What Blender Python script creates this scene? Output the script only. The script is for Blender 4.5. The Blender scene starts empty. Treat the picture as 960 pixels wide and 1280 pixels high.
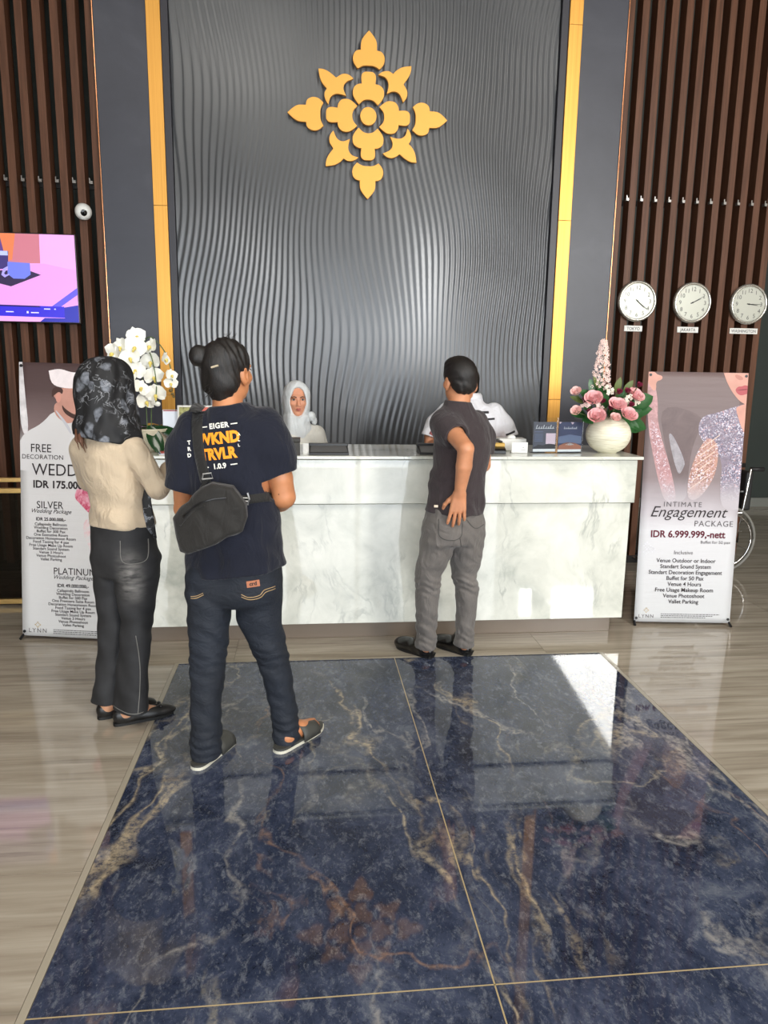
import bpy, bmesh, math, random
import numpy as np
from mathutils import Vector, Matrix
from mathutils.bvhtree import BVHTree
random.seed(7)
SC = bpy.context.scene
COL = SC.collection
# ------------------------------------------------------------------ camera
cam_data = bpy.data.cameras.new('camera')
cam = bpy.data.objects.new('camera', cam_data); COL.objects.link(cam)
R_, U_, F_ = [[0.994472, -0.103972, 0.014639], [0.005417, 0.190043, 0.981761], [0.104858, 0.976255, -0.189555]]
cam.matrix_world = Matrix(((R_[0], U_[0], -F_[0], 0), (R_[1], U_[1], -F_[1], 0), (R_[2], U_[2], -F_[2], 1.6), (0, 0, 0, 1)))
cam_data.sensor_fit = 'VERTICAL'; cam_data.sensor_height = 24.0
cam_data.lens = 917.64 / 1280 * 24.0
cam_data.clip_start = 0.05; cam_data.clip_end = 200
SC.camera = cam
# ------------------------------------------------------------------ world, light, exposure
world = bpy.data.worlds.new('sky'); SC.world = world; world.use_nodes = True
bg = world.node_tree.nodes['Background']
bg.inputs[0].default_value = (0.86, 0.93, 1.0, 1); bg.inputs[1].default_value = 5.0
SC.view_settings.view_transform = 'Standard'; SC.view_settings.look = 'None'
SC.view_settings.gamma = 1.0; SC.view_settings.use_curve_mapping = False
SC.view_settings.exposure = 0.0
SC.cycles.use_denoising = True
SC.cycles.max_bounces = 8; SC.cycles.caustics_reflective = False; SC.cycles.caustics_refractive = False
def area(name, loc, size, size_y, power, color, rot=(0, 0, 0)):
    l = bpy.data.lights.new(name, 'AREA'); l.shape = 'RECTANGLE'; l.size = size; l.size_y = size_y
    l.energy = power; l.color = color
    o = bpy.data.objects.new(name, l); COL.objects.link(o); o.location = loc; o.rotation_euler = rot
    return o
# daylight coming in through the glazed entrance behind the camera
area('entrance_daylight', (-0.4, -3.55, 1.7), 7.2, 2.6, 140, (0.95, 0.98, 1.0), (math.radians(90), 0, 0))
# bright daylight through the tall side window behind the camera
area('side_window_daylight', (4.70, -3.66, 3.685), 2.0, 3.13, 1250, (1.0, 0.985, 0.95), (math.radians(90), 0, 0))
for lx in (-3.0, 0.5, 4.0):                # unseen fill lights added below the ceiling to brighten the floor
    area('ceiling_fill', (lx, -1.0, 6.3), 2.0, 2.6, 150, (1.0, 0.94, 0.84))
# ------------------------------------------------------------------ helpers: colour, material
def lin(c):
    return tuple(((v / 255) / 12.92 if v / 255 <= 0.04045 else ((v / 255 + 0.055) / 1.055) ** 2.4) for v in c) + (1.0,)
MATS = {}
class NT:
    """small wrapper round one material's node tree"""
    def __init__(s, name):
        s.m = bpy.data.materials.new(name); s.m.use_nodes = True
        s.t = s.m.node_tree; s.b = s.t.nodes['Principled BSDF']
    def n(s, typ, ins=None, **kw):
        nd = s.t.nodes.new(typ)
        for k, v in kw.items(): setattr(nd, k, v)
        for k, v in (ins or {}).items(): s.put(nd.inputs[k], v)
        return nd
    def put(s, sock, v):
        if isinstance(v, bpy.types.NodeSocket): s.t.links.new(v, sock)
        elif isinstance(v, bpy.types.Node): s.t.links.new(v.outputs[0], sock)
        else: sock.default_value = v
    def set(s, **kw):
        for k, v in kw.items(): s.put(s.b.inputs[k.replace('_', ' ')], v)
    def obj(s): return s.n('ShaderNodeTexCoord').outputs['Object']
    def geo(s): return s.n('ShaderNodeNewGeometry').outputs['Position']
    def mapping(s, vec, scale=(1, 1, 1), rot=(0, 0, 0), loc=(0, 0, 0)):
        return s.n('ShaderNodeMapping', {0: vec, 1: loc, 2: rot, 3: scale}).outputs[0]
    def noise(s, vec, scale, detail=4, rough=0.55, dist=0.0):
        return s.n('ShaderNodeTexNoise', {'Vector': vec, 'Scale': scale, 'Detail': detail, 'Roughness': rough, 'Distortion': dist}).outputs['Fac']
    def ramp(s, fac, stops, interp='LINEAR'):
        r = s.n('ShaderNodeValToRGB', {0: fac}); r.color_ramp.interpolation = interp
        e = r.color_ramp.elements
        while len(e) < len(stops): e.new(0.5)
        for el, (p, c) in zip(e, stops): el.position = p; el.color = c if len(c) == 4 else lin(c)
        return r.outputs[0]
    def mix(s, fac, a, b, mode='MIX'):
        m = s.n('ShaderNodeMix', data_type='RGBA', blend_type=mode)
        s.put(m.inputs[0], fac); s.put(m.inputs[6], a); s.put(m.inputs[7], b)
        return m.outputs[2]
    def math(s, op, a, b=0.0, clamp=False):
        m = s.n('ShaderNodeMath', operation=op); m.use_clamp = clamp
        s.put(m.inputs[0], a); s.put(m.inputs[1], b); return m.outputs[0]
    def bump(s, h, strength=0.2, dist=0.01):
        return s.n('ShaderNodeBump', {'Height': h, 'Strength': strength, 'Distance': dist}).outputs[0]
def mat(name, rgb, rough=0.5, metal=0.0, spec=0.5, var=None, bump=None, emit=None, alpha=None, sheen=0, coat=0, trans=None):
    if name in MATS: return MATS[name]
    t = NT(name); c = lin(rgb)
    t.set(Roughness=rough, Metallic=metal)
    t.b.inputs['Specular IOR Level'].default_value = spec
    t.b.inputs['Base Color'].default_value = c
    if var:   # (scale, darker/lighter amount)
        f = t.noise(t.obj(), var[0], 5, 0.6)
        lo = tuple(min(1, v * (1 - var[1])) for v in c[:3]) + (1,); hi = tuple(min(1, v * (1 + var[1])) for v in c[:3]) + (1,)
        t.set(Base_Color=t.ramp(f, [(0.3, lo), (0.7, hi)]))
    if bump: t.set(Normal=t.bump(t.noise(t.obj(), bump[0], 3), bump[1], bump[2] if len(bump) > 2 else 0.005))
    if emit: t.b.inputs['Emission Color'].default_value = c; t.b.inputs['Emission Strength'].default_value = emit
    if sheen: t.b.inputs['Sheen Weight'].default_value = sheen
    if coat: t.b.inputs['Coat Weight'].default_value = coat
    if trans: t.b.inputs['Transmission Weight'].default_value = trans
    MATS[name] = t.m
    return t.m
# ------------------------------------------------------------------ helpers: mesh
class MB:
    def __init__(s): s.v = []; s.f = []; s.mi = []
    def add(s, vs, fs, m=0):
        o = len(s.v); s.v += [tuple(v) for v in vs]; s.f += [tuple(i + o for i in f) for f in fs]; s.mi += [m] * len(fs); return s
    def box(s, lo, hi, m=0, M=None):
        x0, y0, z0 = lo; x1, y1, z1 = hi
        vs = [(x0, y0, z0), (x1, y0, z0), (x1, y1, z0), (x0, y1, z0), (x0, y0, z1), (x1, y0, z1), (x1, y1, z1), (x0, y1, z1)]
        if M: vs = [M @ Vector(v) for v in vs]
        return s.add(vs, [(0, 3, 2, 1), (4, 5, 6, 7), (0, 1, 5, 4), (1, 2, 6, 5), (2, 3, 7, 6), (3, 0, 4, 7)], m)
    def prism(s, poly, d0, d1, m=0, M=None):
        """poly in local x,z ; extruded along y from d0 (front) to d1"""
        n = len(poly)
        vs = [(x, d0, z) for x, z in poly] + [(x, d1, z) for x, z in poly]
        if M: vs = [M @ Vector(v) for v in vs]
        fs = [tuple(range(n)), tuple(range(2 * n - 1, n - 1, -1))] + [(i, i + n, (i + 1) % n + n, (i + 1) % n) for i in range(n)]
        return s.add(vs, fs, m)
    def lathe(s, prof, c=(0, 0, 0), n=32, M=None, m=0):
        vs = []; fs = []; k = len(prof)
        for i in range(n):
            a = 2 * math.pi * i / n
            vs += [(c[0] + r * math.cos(a), c[1] + r * math.sin(a), c[2] + z) for r, z in prof]
        for i in range(n):
            j = (i + 1) % n
            fs += [(i * k + q, j * k + q, j * k + q + 1, i * k + q + 1) for q in range(k - 1)]
        if M: vs = [M @ Vector(v) for v in vs]
        return s.add(vs, fs, m)
    def tube(s, pts, r, n=8, m=0, flat=1.0):
        pts = [Vector(p) for p in pts]; k = len(pts); rs = r if isinstance(r, (list, tuple)) else [r] * k
        vs = []; up = Vector((0, 0, 1))
        for i, p in enumerate(pts):
            t = (pts[min(i + 1, k - 1)] - pts[max(i - 1, 0)]).normalized()
            u = t.cross(up)
            if u.length < 0.05: u = t.cross(Vector((1, 0, 0)))
            u.normalize(); w = u.cross(t).normalized()
            vs += [p + (u * math.cos(2 * math.pi * j / n) + w * math.sin(2 * math.pi * j / n) * flat) * rs[i] for j in range(n)]
        fs = [(i * n + j, i * n + (j + 1) % n, (i + 1) * n + (j + 1) % n, (i + 1) * n + j) for i in range(k - 1) for j in range(n)]
        fs += [tuple(range(n - 1, -1, -1)), tuple((k - 1) * n + j for j in range(n))]
        return s.add(vs, fs, m)
    def ball(s, c, r, n=10, M=None, m=0):
        rx, ry, rz = r if isinstance(r, (list, tuple)) else (r, r, r)
        vs = []; fs = []; h = n // 2 + 1
        for i in range(h + 1):
            th = math.pi * i / h
            for j in range(n):
                ph = 2 * math.pi * j / n
                p = Vector((rx * math.sin(th) * math.cos(ph), ry * math.sin(th) * math.sin(ph), rz * math.cos(th)))
                if M: p = M @ p
                vs.append(p + Vector(c))
        for i in range(h):
            for j in range(n):
                fs.append((i * n + j, (i + 1) * n + j, (i + 1) * n + (j + 1) % n, i * n + (j + 1) % n))
        return s.add(vs, fs, m)
    def mesh(s, name, mats, smooth=False):
        me = bpy.data.meshes.new(name); me.from_pydata(s.v, [], s.f)
        for mm in (mats if isinstance(mats, (list, tuple)) else [mats]): me.materials.append(mm)
        if any(s.mi): me.polygons.foreach_set('material_index', s.mi)
        bm = bmesh.new(); bm.from_mesh(me); bmesh.ops.remove_doubles(bm, verts=bm.verts, dist=1e-6)
        bmesh.ops.recalc_face_normals(bm, faces=bm.faces); bm.to_mesh(me); bm.free()
        if smooth: me.polygons.foreach_set('use_smooth', [True] * len(me.polygons))
        me.update(); return me
    def build(s, name, mats, parent=None, smooth=False, bevel=0, loc=None, rot=None):
        return link(name, s.mesh(name, mats, smooth), parent, bevel, loc, rot)
def link(name, me, parent=None, bevel=0, loc=None, rot=None):
    o = bpy.data.objects.new(name, me); COL.objects.link(o)
    if parent: o.parent = parent
    if loc: o.location = loc
    if rot: o.rotation_euler = rot
    if bevel:
        b = o.modifiers.new('bevel', 'BEVEL'); b.width = bevel; b.segments = 2; b.limit_method = 'ANGLE'
    return o
def tag(o, label=None, cat=None, group=None, kind=None):
    if label: o['label'] = label
    if cat: o['category'] = cat
    if group: o['group'] = group
    if kind: o['kind'] = kind
    return o
def root(name, loc=(0, 0, 0), rot=(0, 0, 0), label=None, cat=None, group=None, kind=None):
    o = bpy.data.objects.new(name, None); COL.objects.link(o); o.location = loc; o.rotation_euler = rot
    o.empty_display_size = 0.1
    return tag(o, label, cat, group, kind)
def copy_tree(o, parent=None):
    c = o.copy(); COL.objects.link(c)
    if parent: c.parent = parent
    for ch in list(o.children): copy_tree(ch, c)
    return c
def text_mesh(txt, size, align='CENTER', bold=0.0, shear=0.0, spacing=1.0, xscale=1.0, font_res=3):
    cu = bpy.data.curves.new('lettering', 'FONT'); cu.body = txt; cu.size = size; cu.align_x = align
    cu.offset = bold; cu.shear = shear; cu.space_character = spacing; cu.resolution_u = font_res
    o = bpy.data.objects.new('lettering', cu); COL.objects.link(o)
    dg = bpy.context.evaluated_depsgraph_get()
    me = bpy.data.meshes.new_from_object(o.evaluated_get(dg))
    bpy.data.objects.remove(o); bpy.data.curves.remove(cu)
    if xscale != 1.0:
        for v in me.vertices: v.co.x *= xscale
    return me
def lettering(txt, size, m, parent, loc, rot=(math.pi / 2, 0, 0), name='lettering', **kw):
    me = text_mesh(txt, size, **kw); me.materials.clear(); me.materials.append(m)
    return link(name, me, parent, 0, loc, rot)
# ------------------------------------------------------------------ setting: floor
W = 5.85                                   # plane of the feature wall
def m_beige():
    t = NT('beige_stone_tile'); p = t.geo()
    rnd = t.n('ShaderNodeObjectInfo').outputs['Random']
    off = t.n('ShaderNodeCombineXYZ', {0: t.math('MULTIPLY', rnd, 17.0), 1: t.math('MULTIPLY', rnd, 9.0)})
    v = t.n('ShaderNodeVectorMath', {0: p, 1: off.outputs[0]}, operation='ADD').outputs[0]
    a = t.noise(t.mapping(v, (0.55, 7.0, 1)), 1.6, 6, 0.6, 0.6)
    b = t.noise(t.mapping(v, (1.2, 26.0, 1)), 1.5, 5, 0.6, 0.3)
    f = t.math('ADD', t.math('MULTIPLY', a, 0.65), t.math('MULTIPLY', b, 0.35))
    c = t.ramp(f, [(0.30, (112, 102, 90)), (0.45, (150, 140, 125)), (0.58, (170, 161, 146)), (0.75, (190, 183, 168))])
    c = t.mix(t.math('MULTIPLY', rnd, 0.18), c, lin((140, 130, 118)))
    t.set(Base_Color=c, Roughness=0.06)
    t.b.inputs['Specular IOR Level'].default_value = 0.62
    return t.m
def m_navy():
    t = NT('navy_marble_tile'); p = t.geo()
    warp = t.n('ShaderNodeTexNoise', {'Vector': p, 'Scale': 1.6, 'Detail': 3.0}).outputs['Color']
    wv = t.n('ShaderNodeVectorMath', {0: p, 1: t.n('ShaderNodeVectorMath', {0: warp, 'Scale': 0.45}, operation='SCALE').outputs[0]}, operation='ADD').outputs[0]
    base = t.noise(t.mapping(wv, (1, 0.75, 1), (0, 0, 0.6)), 4.0, 9, 0.74, 0.25)
    c = t.ramp(base, [(0.30, (24, 28, 40)), (0.46, (40, 47, 66)), (0.58, (60, 67, 87)), (0.74, (102, 107, 117))])
    fl = t.noise(t.mapping(p, (1, 0.6, 1), (0, 0, -0.5)), 30.0, 8, 0.78, 0.35)
    c = t.mix(t.math('MULTIPLY', t.ramp(fl, [(0.52, (0, 0, 0)), (0.66, (255, 255, 255))]), 0.5), c, lin((128, 132, 140)))
    f2 = t.noise(t.mapping(p, (1, 0.6, 1), (0, 0, -0.6)), 80.0, 6, 0.8, 0.4)
    c = t.mix(t.math('MULTIPLY', t.ramp(f2, [(0.56, (0, 0, 0)), (0.7, (255, 255, 255))]), 0.4), c, lin((150, 152, 156)))
    f3 = t.noise(t.mapping(p, (1, 0.7, 1), (0, 0, -0.4), (3, 1, 0)), 52.0, 6, 0.75, 0.4)
    c = t.mix(t.math('MULTIPLY', t.ramp(f3, [(0.55, (0, 0, 0)), (0.68, (255, 255, 255))]), 0.6), c, lin((16, 19, 32)))
    def vein(scale, rot, width, wgt, col, seed, cc, sx=0.35):
        n = t.noise(t.mapping(wv, (1, sx, 1), (0, 0, rot), (seed, seed * 2, 0)), scale, 5, 0.55, 0.4)
        d = t.math('ABSOLUTE', t.math('SUBTRACT', n, 0.5))
        r = t.ramp(d, [(0.0, (255, 255, 255)), (width, (0, 0, 0))])
        gate = t.ramp(t.noise(t.mapping(p, (1, 1, 1), (0, 0, 0), (seed * 3, 1, 0)), 1.1, 2), [(0.46, (0, 0, 0)), (0.60, (255, 255, 255))])
        fr = t.ramp(t.noise(p, 34.0, 4, 0.7), [(0.36, (40, 40, 40)), (0.58, (255, 255, 255))])
        f = t.math('MULTIPLY', t.math('MULTIPLY', t.math('MULTIPLY', r, gate), fr), wgt)
        return t.mix(f, cc, col)
    c = vein(1.0, -0.75, 0.014, 0.85, lin((168, 156, 134)), 1.3, c)
    c = vein(0.8, -0.62, 0.009, 0.8, lin((176, 160, 132)), 9.4, c, 0.22)
    c = vein(1.3, -0.5, 0.012, 0.7, lin((160, 156, 150)), 4.1, c)
    c = vein(1.2, -0.15, 0.007, 0.5, lin((160, 126, 98)), 7.7, c, 0.25)
    c = vein(1.5, -1.05, 0.010, 0.55, lin((168, 160, 140)), 2.2, c)
    t.set(Base_Color=c, Roughness=0.035)
    t.b.inputs['Specular IOR Level'].default_value = 0.58
    return t.m
M_BEIGE, M_NAVY = m_beige(), m_navy()
M_GROUT = mat('grout', (120, 112, 98), 0.7)
M_STRIPM = mat('pale_edge_trim', (158, 150, 134), 0.25, 0.0)
M_GOLDJ = mat('gold_joint', (168, 150, 112), 0.4)
XL, XC, XR, YF, YS = -0.703, 0.491, 1.694, 3.899, 1.637
floor = MB().box((-7, -3.9, -0.2), (7, 9, -0.004)).build('floor', M_GROUT); tag(floor, kind='structure')
def tile(x0, y0, x1, y1, m, name, z=0.0):
    MB().box((x0 + 0.0012, y0 + 0.0012, -0.02), (x1 - 0.0012, y1 - 0.0012, z)).build(name, m, floor)
PY, PX = 0.854, 1.79
for k in range(-12, 6):
    y0, y1 = max(-3.7, YF + k * PY), min(9, YF + (k + 1) * PY)
    if y1 <= y0: continue
    xs = [-7] + [v for v in [-0.407 + PX * i for i in range(-4, 5)] if -6.9 < v < 6.9] + [7]
    for x0, x1 in zip(xs[:-1], xs[1:]):
        if y1 <= YF + 0.01:
            if x0 < XL - 0.022: tile(x0, y0, min(x1, XL - 0.022), y1, M_BEIGE, 'floor_tile')
            if x1 > XR + 0.022: tile(max(x0, XR + 0.022), y0, x1, y1, M_BEIGE, 'floor_tile')
        else: tile(x0, y0, x1, y1, M_BEIGE, 'floor_tile')
for x0, x1 in ((XL, XC), (XC, XR)):
    for y0, y1 in ((YS, YF), (YS - 2.262, YS), (YS - 4.524, YS - 2.262), (-3.7, YS - 4.524)):
        tile(x0 + 0.001, y0 + 0.001, x1 - 0.001, y1 - 0.001, M_NAVY, 'marble_tile')
for x0, x1 in ((XL - 0.0215, XL), (XR, XR + 0.0215)):
    MB().box((x0, -3.7, -0.02), (x1, YF + 0.008, 0.0004)).build('border_strip', M_STRIPM, floor)
MB().box((XL, YF - 0.001, -0.02), (XR, YF + 0.008, 0.0004)).build('border_strip', M_STRIPM, floor)
MB().box((XC - 0.0022, -3.7, -0.02), (XC + 0.0022, YF, -0.0002)).build('joint_line', M_GOLDJ, floor)
MB().box((XL, YS - 0.0022, -0.02), (XR, YS + 0.0022, -0.0002)).build('joint_line', M_GOLDJ, floor)
# ------------------------------------------------------------------ setting: shell
M_CEIL = mat('ceiling_paint', (120, 116, 110), 0.8)
M_SIDE = mat('side_wall_paint', (128, 118, 106), 0.7)
M_BACK = mat('dark_green_wall', (46, 54, 50), 0.6, var=(1.5, 0.1))
M_BASE = mat('pale_baseboard', (120, 122, 116), 0.5)
tag(MB().box((-7, -3.9, 6.4), (7, 9, 6.6)).build('ceiling', M_CEIL), kind='structure')
tag(MB().box((-7.2, -3.9, 0), (-7, 9, 6.4)).build('wall_left', M_SIDE), kind='structure')
tag(MB().box((7, -3.9, 0), (7.2, 9, 6.4)).build('wall_right', M_SIDE), kind='structure')
tag(MB().box((-7, 8.5, 0), (7, 8.7, 6.4)).build('wall_back', M_BACK), kind='structure')
tag(MB().box((-7, 8.46, 0), (7, 8.5, 0.11)).build('baseboard_back', M_BASE), kind='structure')
# entrance front behind the camera: a tall glazed opening with posts
M_FRAME = mat('dark_window_frame', (40, 38, 36), 0.4, 0.6)
w = MB().box((-7, -3.9, 3.1), (3.7, -3.7, 6.4)).box((-7, -3.9, 0), (-4.1, -3.7, 3.1)).box((3.3, -3.9, 0), (3.7, -3.7, 3.1))
w.box((3.7, -3.9, 0), (5.7, -3.7, 2.12)).box((3.7, -3.9, 5.25), (5.7, -3.7, 6.4)).box((5.7, -3.9, 0), (7, -3.7, 6.4))
tag(w.build('wall_front', M_SIDE), kind='structure')
# unseen boards added to cut the side window's light into slanted patches
gb = MB().prism([(4.25, 3.2), (5.62, 5.27), (4.25, 5.27)], -3.62, -3.58).prism([(3.68, 2.58), (3.88, 2.58), (3.88, 2.1), (4.25, 2.1), (4.25, 5.27), (3.68, 5.27)], -3.62, -3.58)
gb.prism([(5.0, 2.1), (5.72, 2.1), (5.72, 2.9), (5.0, 2.9)], -3.62, -3.58)
tag(gb.build('window_light_mask', M_SIDE), kind='structure')
wf = MB()
for x in (-4.1, -1.65, 0.8, 3.22): wf.box((x, -3.66, 0), (x + 0.08, -3.58, 3.1))
wf.box((-4.1, -3.66, 3.02), (3.3, -3.58, 3.1)).box((5.70, -3.68, 2.1), (5.76, -3.58, 5.25))
tag(wf.build('window_1', M_FRAME), kind='structure')
# ------------------------------------------------------------------ setting: feature wall
def m_plaster():
    t = NT('slate_plaster'); p = t.geo()
    n = t.noise(p, 1.4, 6, 0.6, 0.5)
    t.set(Base_Color=t.ramp(n, [(0.3, (48, 50, 60)), (0.55, (58, 60, 70)), (0.75, (72, 74, 82))]), Roughness=0.42,
          Normal=t.bump(t.noise(p, 22, 4), 0.06, 0.01))
    return t.m
def m_gold():
    t = NT('brushed_gold_strip'); p = t.geo()
    n = t.noise(t.mapping(p, (300, 300, 0.6)), 1.0, 2)
    t.set(Base_Color=t.ramp(n, [(0.3, (212, 152, 68)), (0.7, (228, 172, 84))]), Roughness=0.42, Metallic=0.55)
    return t.m
M_PLAST, M_GOLD = m_plaster(), m_gold()
M_JAMB = mat('dark_jamb', (46, 46, 54), 0.45)
M_COPPER = mat('copper_edge', (196, 138, 100), 0.25, 0.9)
def m_wave():
    t = NT('wave_panel_paint'); p = t.geo()
    t.set(Base_Color=t.ramp(t.noise(p, 0.8, 3), [(0.3, (74, 76, 79)), (0.7, (86, 88, 91))]), Roughness=0.29, Metallic=0.25)
    t.b.inputs['Specular IOR Level'].default_value = 0.6
    return t.m
wall = MB().box((-1.455, W + 0.03, 0), (2.395, W + 0.2, 6.4)).build('wall_centre', M_JAMB); tag(wall, kind='structure')
for x0, x1 in ((-1.455, -1.098), (2.048, 2.395)):
    MB().box((x0, W - 0.02, 0), (x1, W + 0.03, 6.4)).build('plaster_panel', M_PLAST, wall, bevel=0.003)
for x0, x1 in ((-1.098, -0.999), (1.946, 2.048)):
    for z0, z1 in ((0, 1.388), (1.388, 2.757), (2.757, 4.125), (4.125, 5.49), (5.49, 6.4)):
        MB().box((x0 + 0.001, W - 0.028, z0 + 0.001), (x1 - 0.001, W + 0.03, z1 - 0.001)).build('gold_strip', M_GOLD, wall, bevel=0.0015)
for x0, x1 in ((-0.999, -0.95), (1.893, 1.946)):
    MB().box((x0, W - 0.012, 0), (x1, W + 0.03, 6.4)).build('jamb', M_JAMB, wall, bevel=0.002)
for n_, x0, x1 in (('trim_1', -1.463, -1.455), ('trim_2', 2.395, 2.403)):
    tag(MB().box((x0, W - 0.025, 0), (x1, W + 0.2, 6.4)).build(n_, M_COPPER, None, bevel=0.002), kind='structure')
def wave_panel():
    x0, x1, z0, z1 = -0.945, 1.888, 0.6, 6.4
    nx, nz = 620, 150
    X, Z = np.meshgrid(np.linspace(x0, x1, nx), np.linspace(z0, z1, nz))
    warp = (0.055 * np.sin(1.35 * Z + 1.9 * X + 0.6) + 0.035 * np.sin(2.7 * Z - 2.3 * X + 1.0)
            + 0.016 * np.sin(5.2 * Z + 3.1 * X) + 0.05 * np.sin(0.8 * Z - 3.4 * X))
    ph = 2 * np.pi * (X + warp) / 0.046
    am = 0.0068 * (0.75 + 0.35 * np.sin(2.2 * X + 1.3 * Z + 0.5))
    Y = W + 0.02 - am * (0.5 + 0.5 * np.sin(ph + 0.5 * np.sin(ph)))
    v = np.stack([X, Y, Z], -1).reshape(-1, 3)
    i = (np.arange(nz - 1)[:, None] * nx + np.arange(nx - 1)[None, :]).ravel()
    f = np.stack([i, i + 1, i + nx + 1, i + nx], 1)
    return np_mesh('wave_panel', v, f, m_wave())
def np_mesh(name, v, f, m, smooth=True):
    me = bpy.data.meshes.new(name)
    me.vertices.add(len(v)); me.vertices.foreach_set('co', np.asarray(v, np.float32).ravel())
    k = f.shape[1]
    me.loops.add(len(f) * k); me.loops.foreach_set('vertex_index', f.astype(np.int32).ravel())
    me.polygons.add(len(f)); me.polygons.foreach_set('loop_start', np.arange(0, len(f) * k, k, dtype=np.int32))
    me.update(calc_edges=True); me.validate()
    if smooth: me.polygons.foreach_set('use_smooth', np.ones(len(me.polygons), bool))
    if m: me.materials.append(m)
    me.update(); return me
link('wave_panel', wave_panel(), wall)
# ------------------------------------------------------------------ emblem on the wave panel
M_EMB = mat('matt_gold_emblem', (236, 172, 80), 0.5, 0.35)
def smooth_poly(pts, sharp, n=2):
    for _ in range(n):
        out = []; ns = set(); k = len(pts)
        for i in range(k):
            p, a, b = pts[i], pts[i - 1], pts[(i + 1) % k]
            if i in sharp: ns.add(len(out)); out.append(p)
            else:
                out.append((p[0] * .75 + a[0] * .25, p[1] * .75 + a[1] * .25)); out.append((p[0] * .75 + b[0] * .25, p[1] * .75 + b[1] * .25))
        pts, sharp = out, ns
    return pts
emb = root('wall_emblem', (0.466, W - 0.022, 3.427), label='gold ornamental flower emblem of thirteen petals on dark wavy wall', cat='emblem')
E_S = 0.00139
half = [(24, 388), (42, 360), (42, 318), (68, 314), (84, 288), (82, 254), (58, 226), (30, 242)]
outer = [(0, 414)] + half + [(0, 243)] + [(-x, z) for x, z in reversed(half)]
o_sh = {0, 3, 7, 11, 15}
half = [(24, 218), (40, 200), (36, 158), (56, 156), (80, 138), (84, 102), (70, 76), (50, 54), (28, 76)]
inner = [(0, 218)] + half + [(0, 82)] + [(-x, z) for x, z in reversed(half)]
i_sh = {3, 8, 12, 17}
diag = [(220, 257), (172, 250), (140, 230), (125, 213), (102, 228), (68, 222), (46, 205), (82, 197), (101, 172), (101, 142), (92, 112),
        (128, 130), (162, 117), (180, 74), (200, 98), (203, 132), (180, 165), (207, 200), (220, 232)]
d_sh = {0, 3, 6, 10, 13, 16}
def rot2(pts, k):
    for _ in range(k): pts = [(z, -x) for x, z in pts]
    return pts
def piece(pts):
    pts = [(x * E_S * 1.03, z * E_S) for x, z in pts]
    cx = (min(p[0] for p in pts) + max(p[0] for p in pts)) / 2; cz = (min(p[1] for p in pts) + max(p[1] for p in pts)) / 2
    pts = [(cx + (x - cx) * 0.97, cz + (z - cz) * 0.97) for x, z in pts]
    MB().prism(pts, -0.006, 0.02).build('petal', M_EMB, emb, bevel=0.001)
for k in range(4):
    piece(rot2(smooth_poly(outer, o_sh), k)); piece(rot2(smooth_poly(inner, i_sh), k)); piece(rot2(smooth_poly(diag, d_sh), k))
MB().prism([(0.06 * math.cos(2 * math.pi * i / 28), 0.062 * math.sin(2 * math.pi * i / 28)) for i in range(28)], -0.012, 0.02).build('centre_disc', M_EMB, emb, bevel=0.0015)
# ------------------------------------------------------------------ slatted screens
def m_slat():
    t = NT('walnut_slat'); p = t.geo()
    n = t.noise(t.mapping(p, (30, 30, 1.2)), 2.0, 5, 0.6, 0.4)
    c = t.ramp(n, [(0.3, (74, 47, 33)), (0.7, (102, 68, 50))])
    t.set(Base_Color=c, Roughness=0.45); t.b.inputs['Specular IOR Level'].default_value = 0.25
    return t.m
M_SLAT = m_slat(); M_STEEL = mat('steel_clip', (150, 148, 145), 0.3, 0.9); M_DARK = mat('black_backing', (18, 16, 15), 0.7)
SY = W + 0.012                              # front plane of the slats
sl_mesh = MB().box((-0.0275, 0, 0.07), (0.0275, 0.11, 6.4)).mesh('slat', M_SLAT)
clip_mesh = MB().box((-0.012, -0.03, -0.008), (0.012, 0.0, 0.012)).box((-0.012, -0.034, -0.008), (-0.004, -0.03, 0.03)).mesh('bracket', M_STEEL)
def screen(xs, label, zc):
    r = root('slat_screen', (xs[len(xs) // 2], SY, 0), label=label, cat='slat screen')
    rx = r.location.x
    for x in xs:
        link('slat', sl_mesh, r, 0.002, (x - rx, 0, 0))
        link('bracket', clip_mesh, r, 0, (x - rx - 0.045, 0.02, zc))
    MB().box((min(xs) - rx - 0.03, 0.02, 0.0), (max(xs) - rx + 0.03, 0.09, 0.07)).build('shadow_base', M_DARK, r)  # black base standing in for the dark shadow below the slat ends
    MB().box((xs[0] - rx - 0.03, 0.112, 4.62), (xs[-1] - rx + 0.03, 0.16, 4.72)).build('rail', M_DARK, r)
    MB().box((xs[0] - rx - 0.03, 0.112, zc - 0.02), (xs[-1] - rx + 0.03, 0.13, zc + 0.02)).build('rail', M_DARK, r)
    return r
screen([-1.4915 - 0.1177 * i for i in range(20)], 'dark brown vertical slat screen left of gold strips behind television', 2.90)
screen([2.4315 + 0.1147 * i for i in range(12)], 'dark brown vertical slat screen behind three wall clocks', 2.935)
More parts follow.
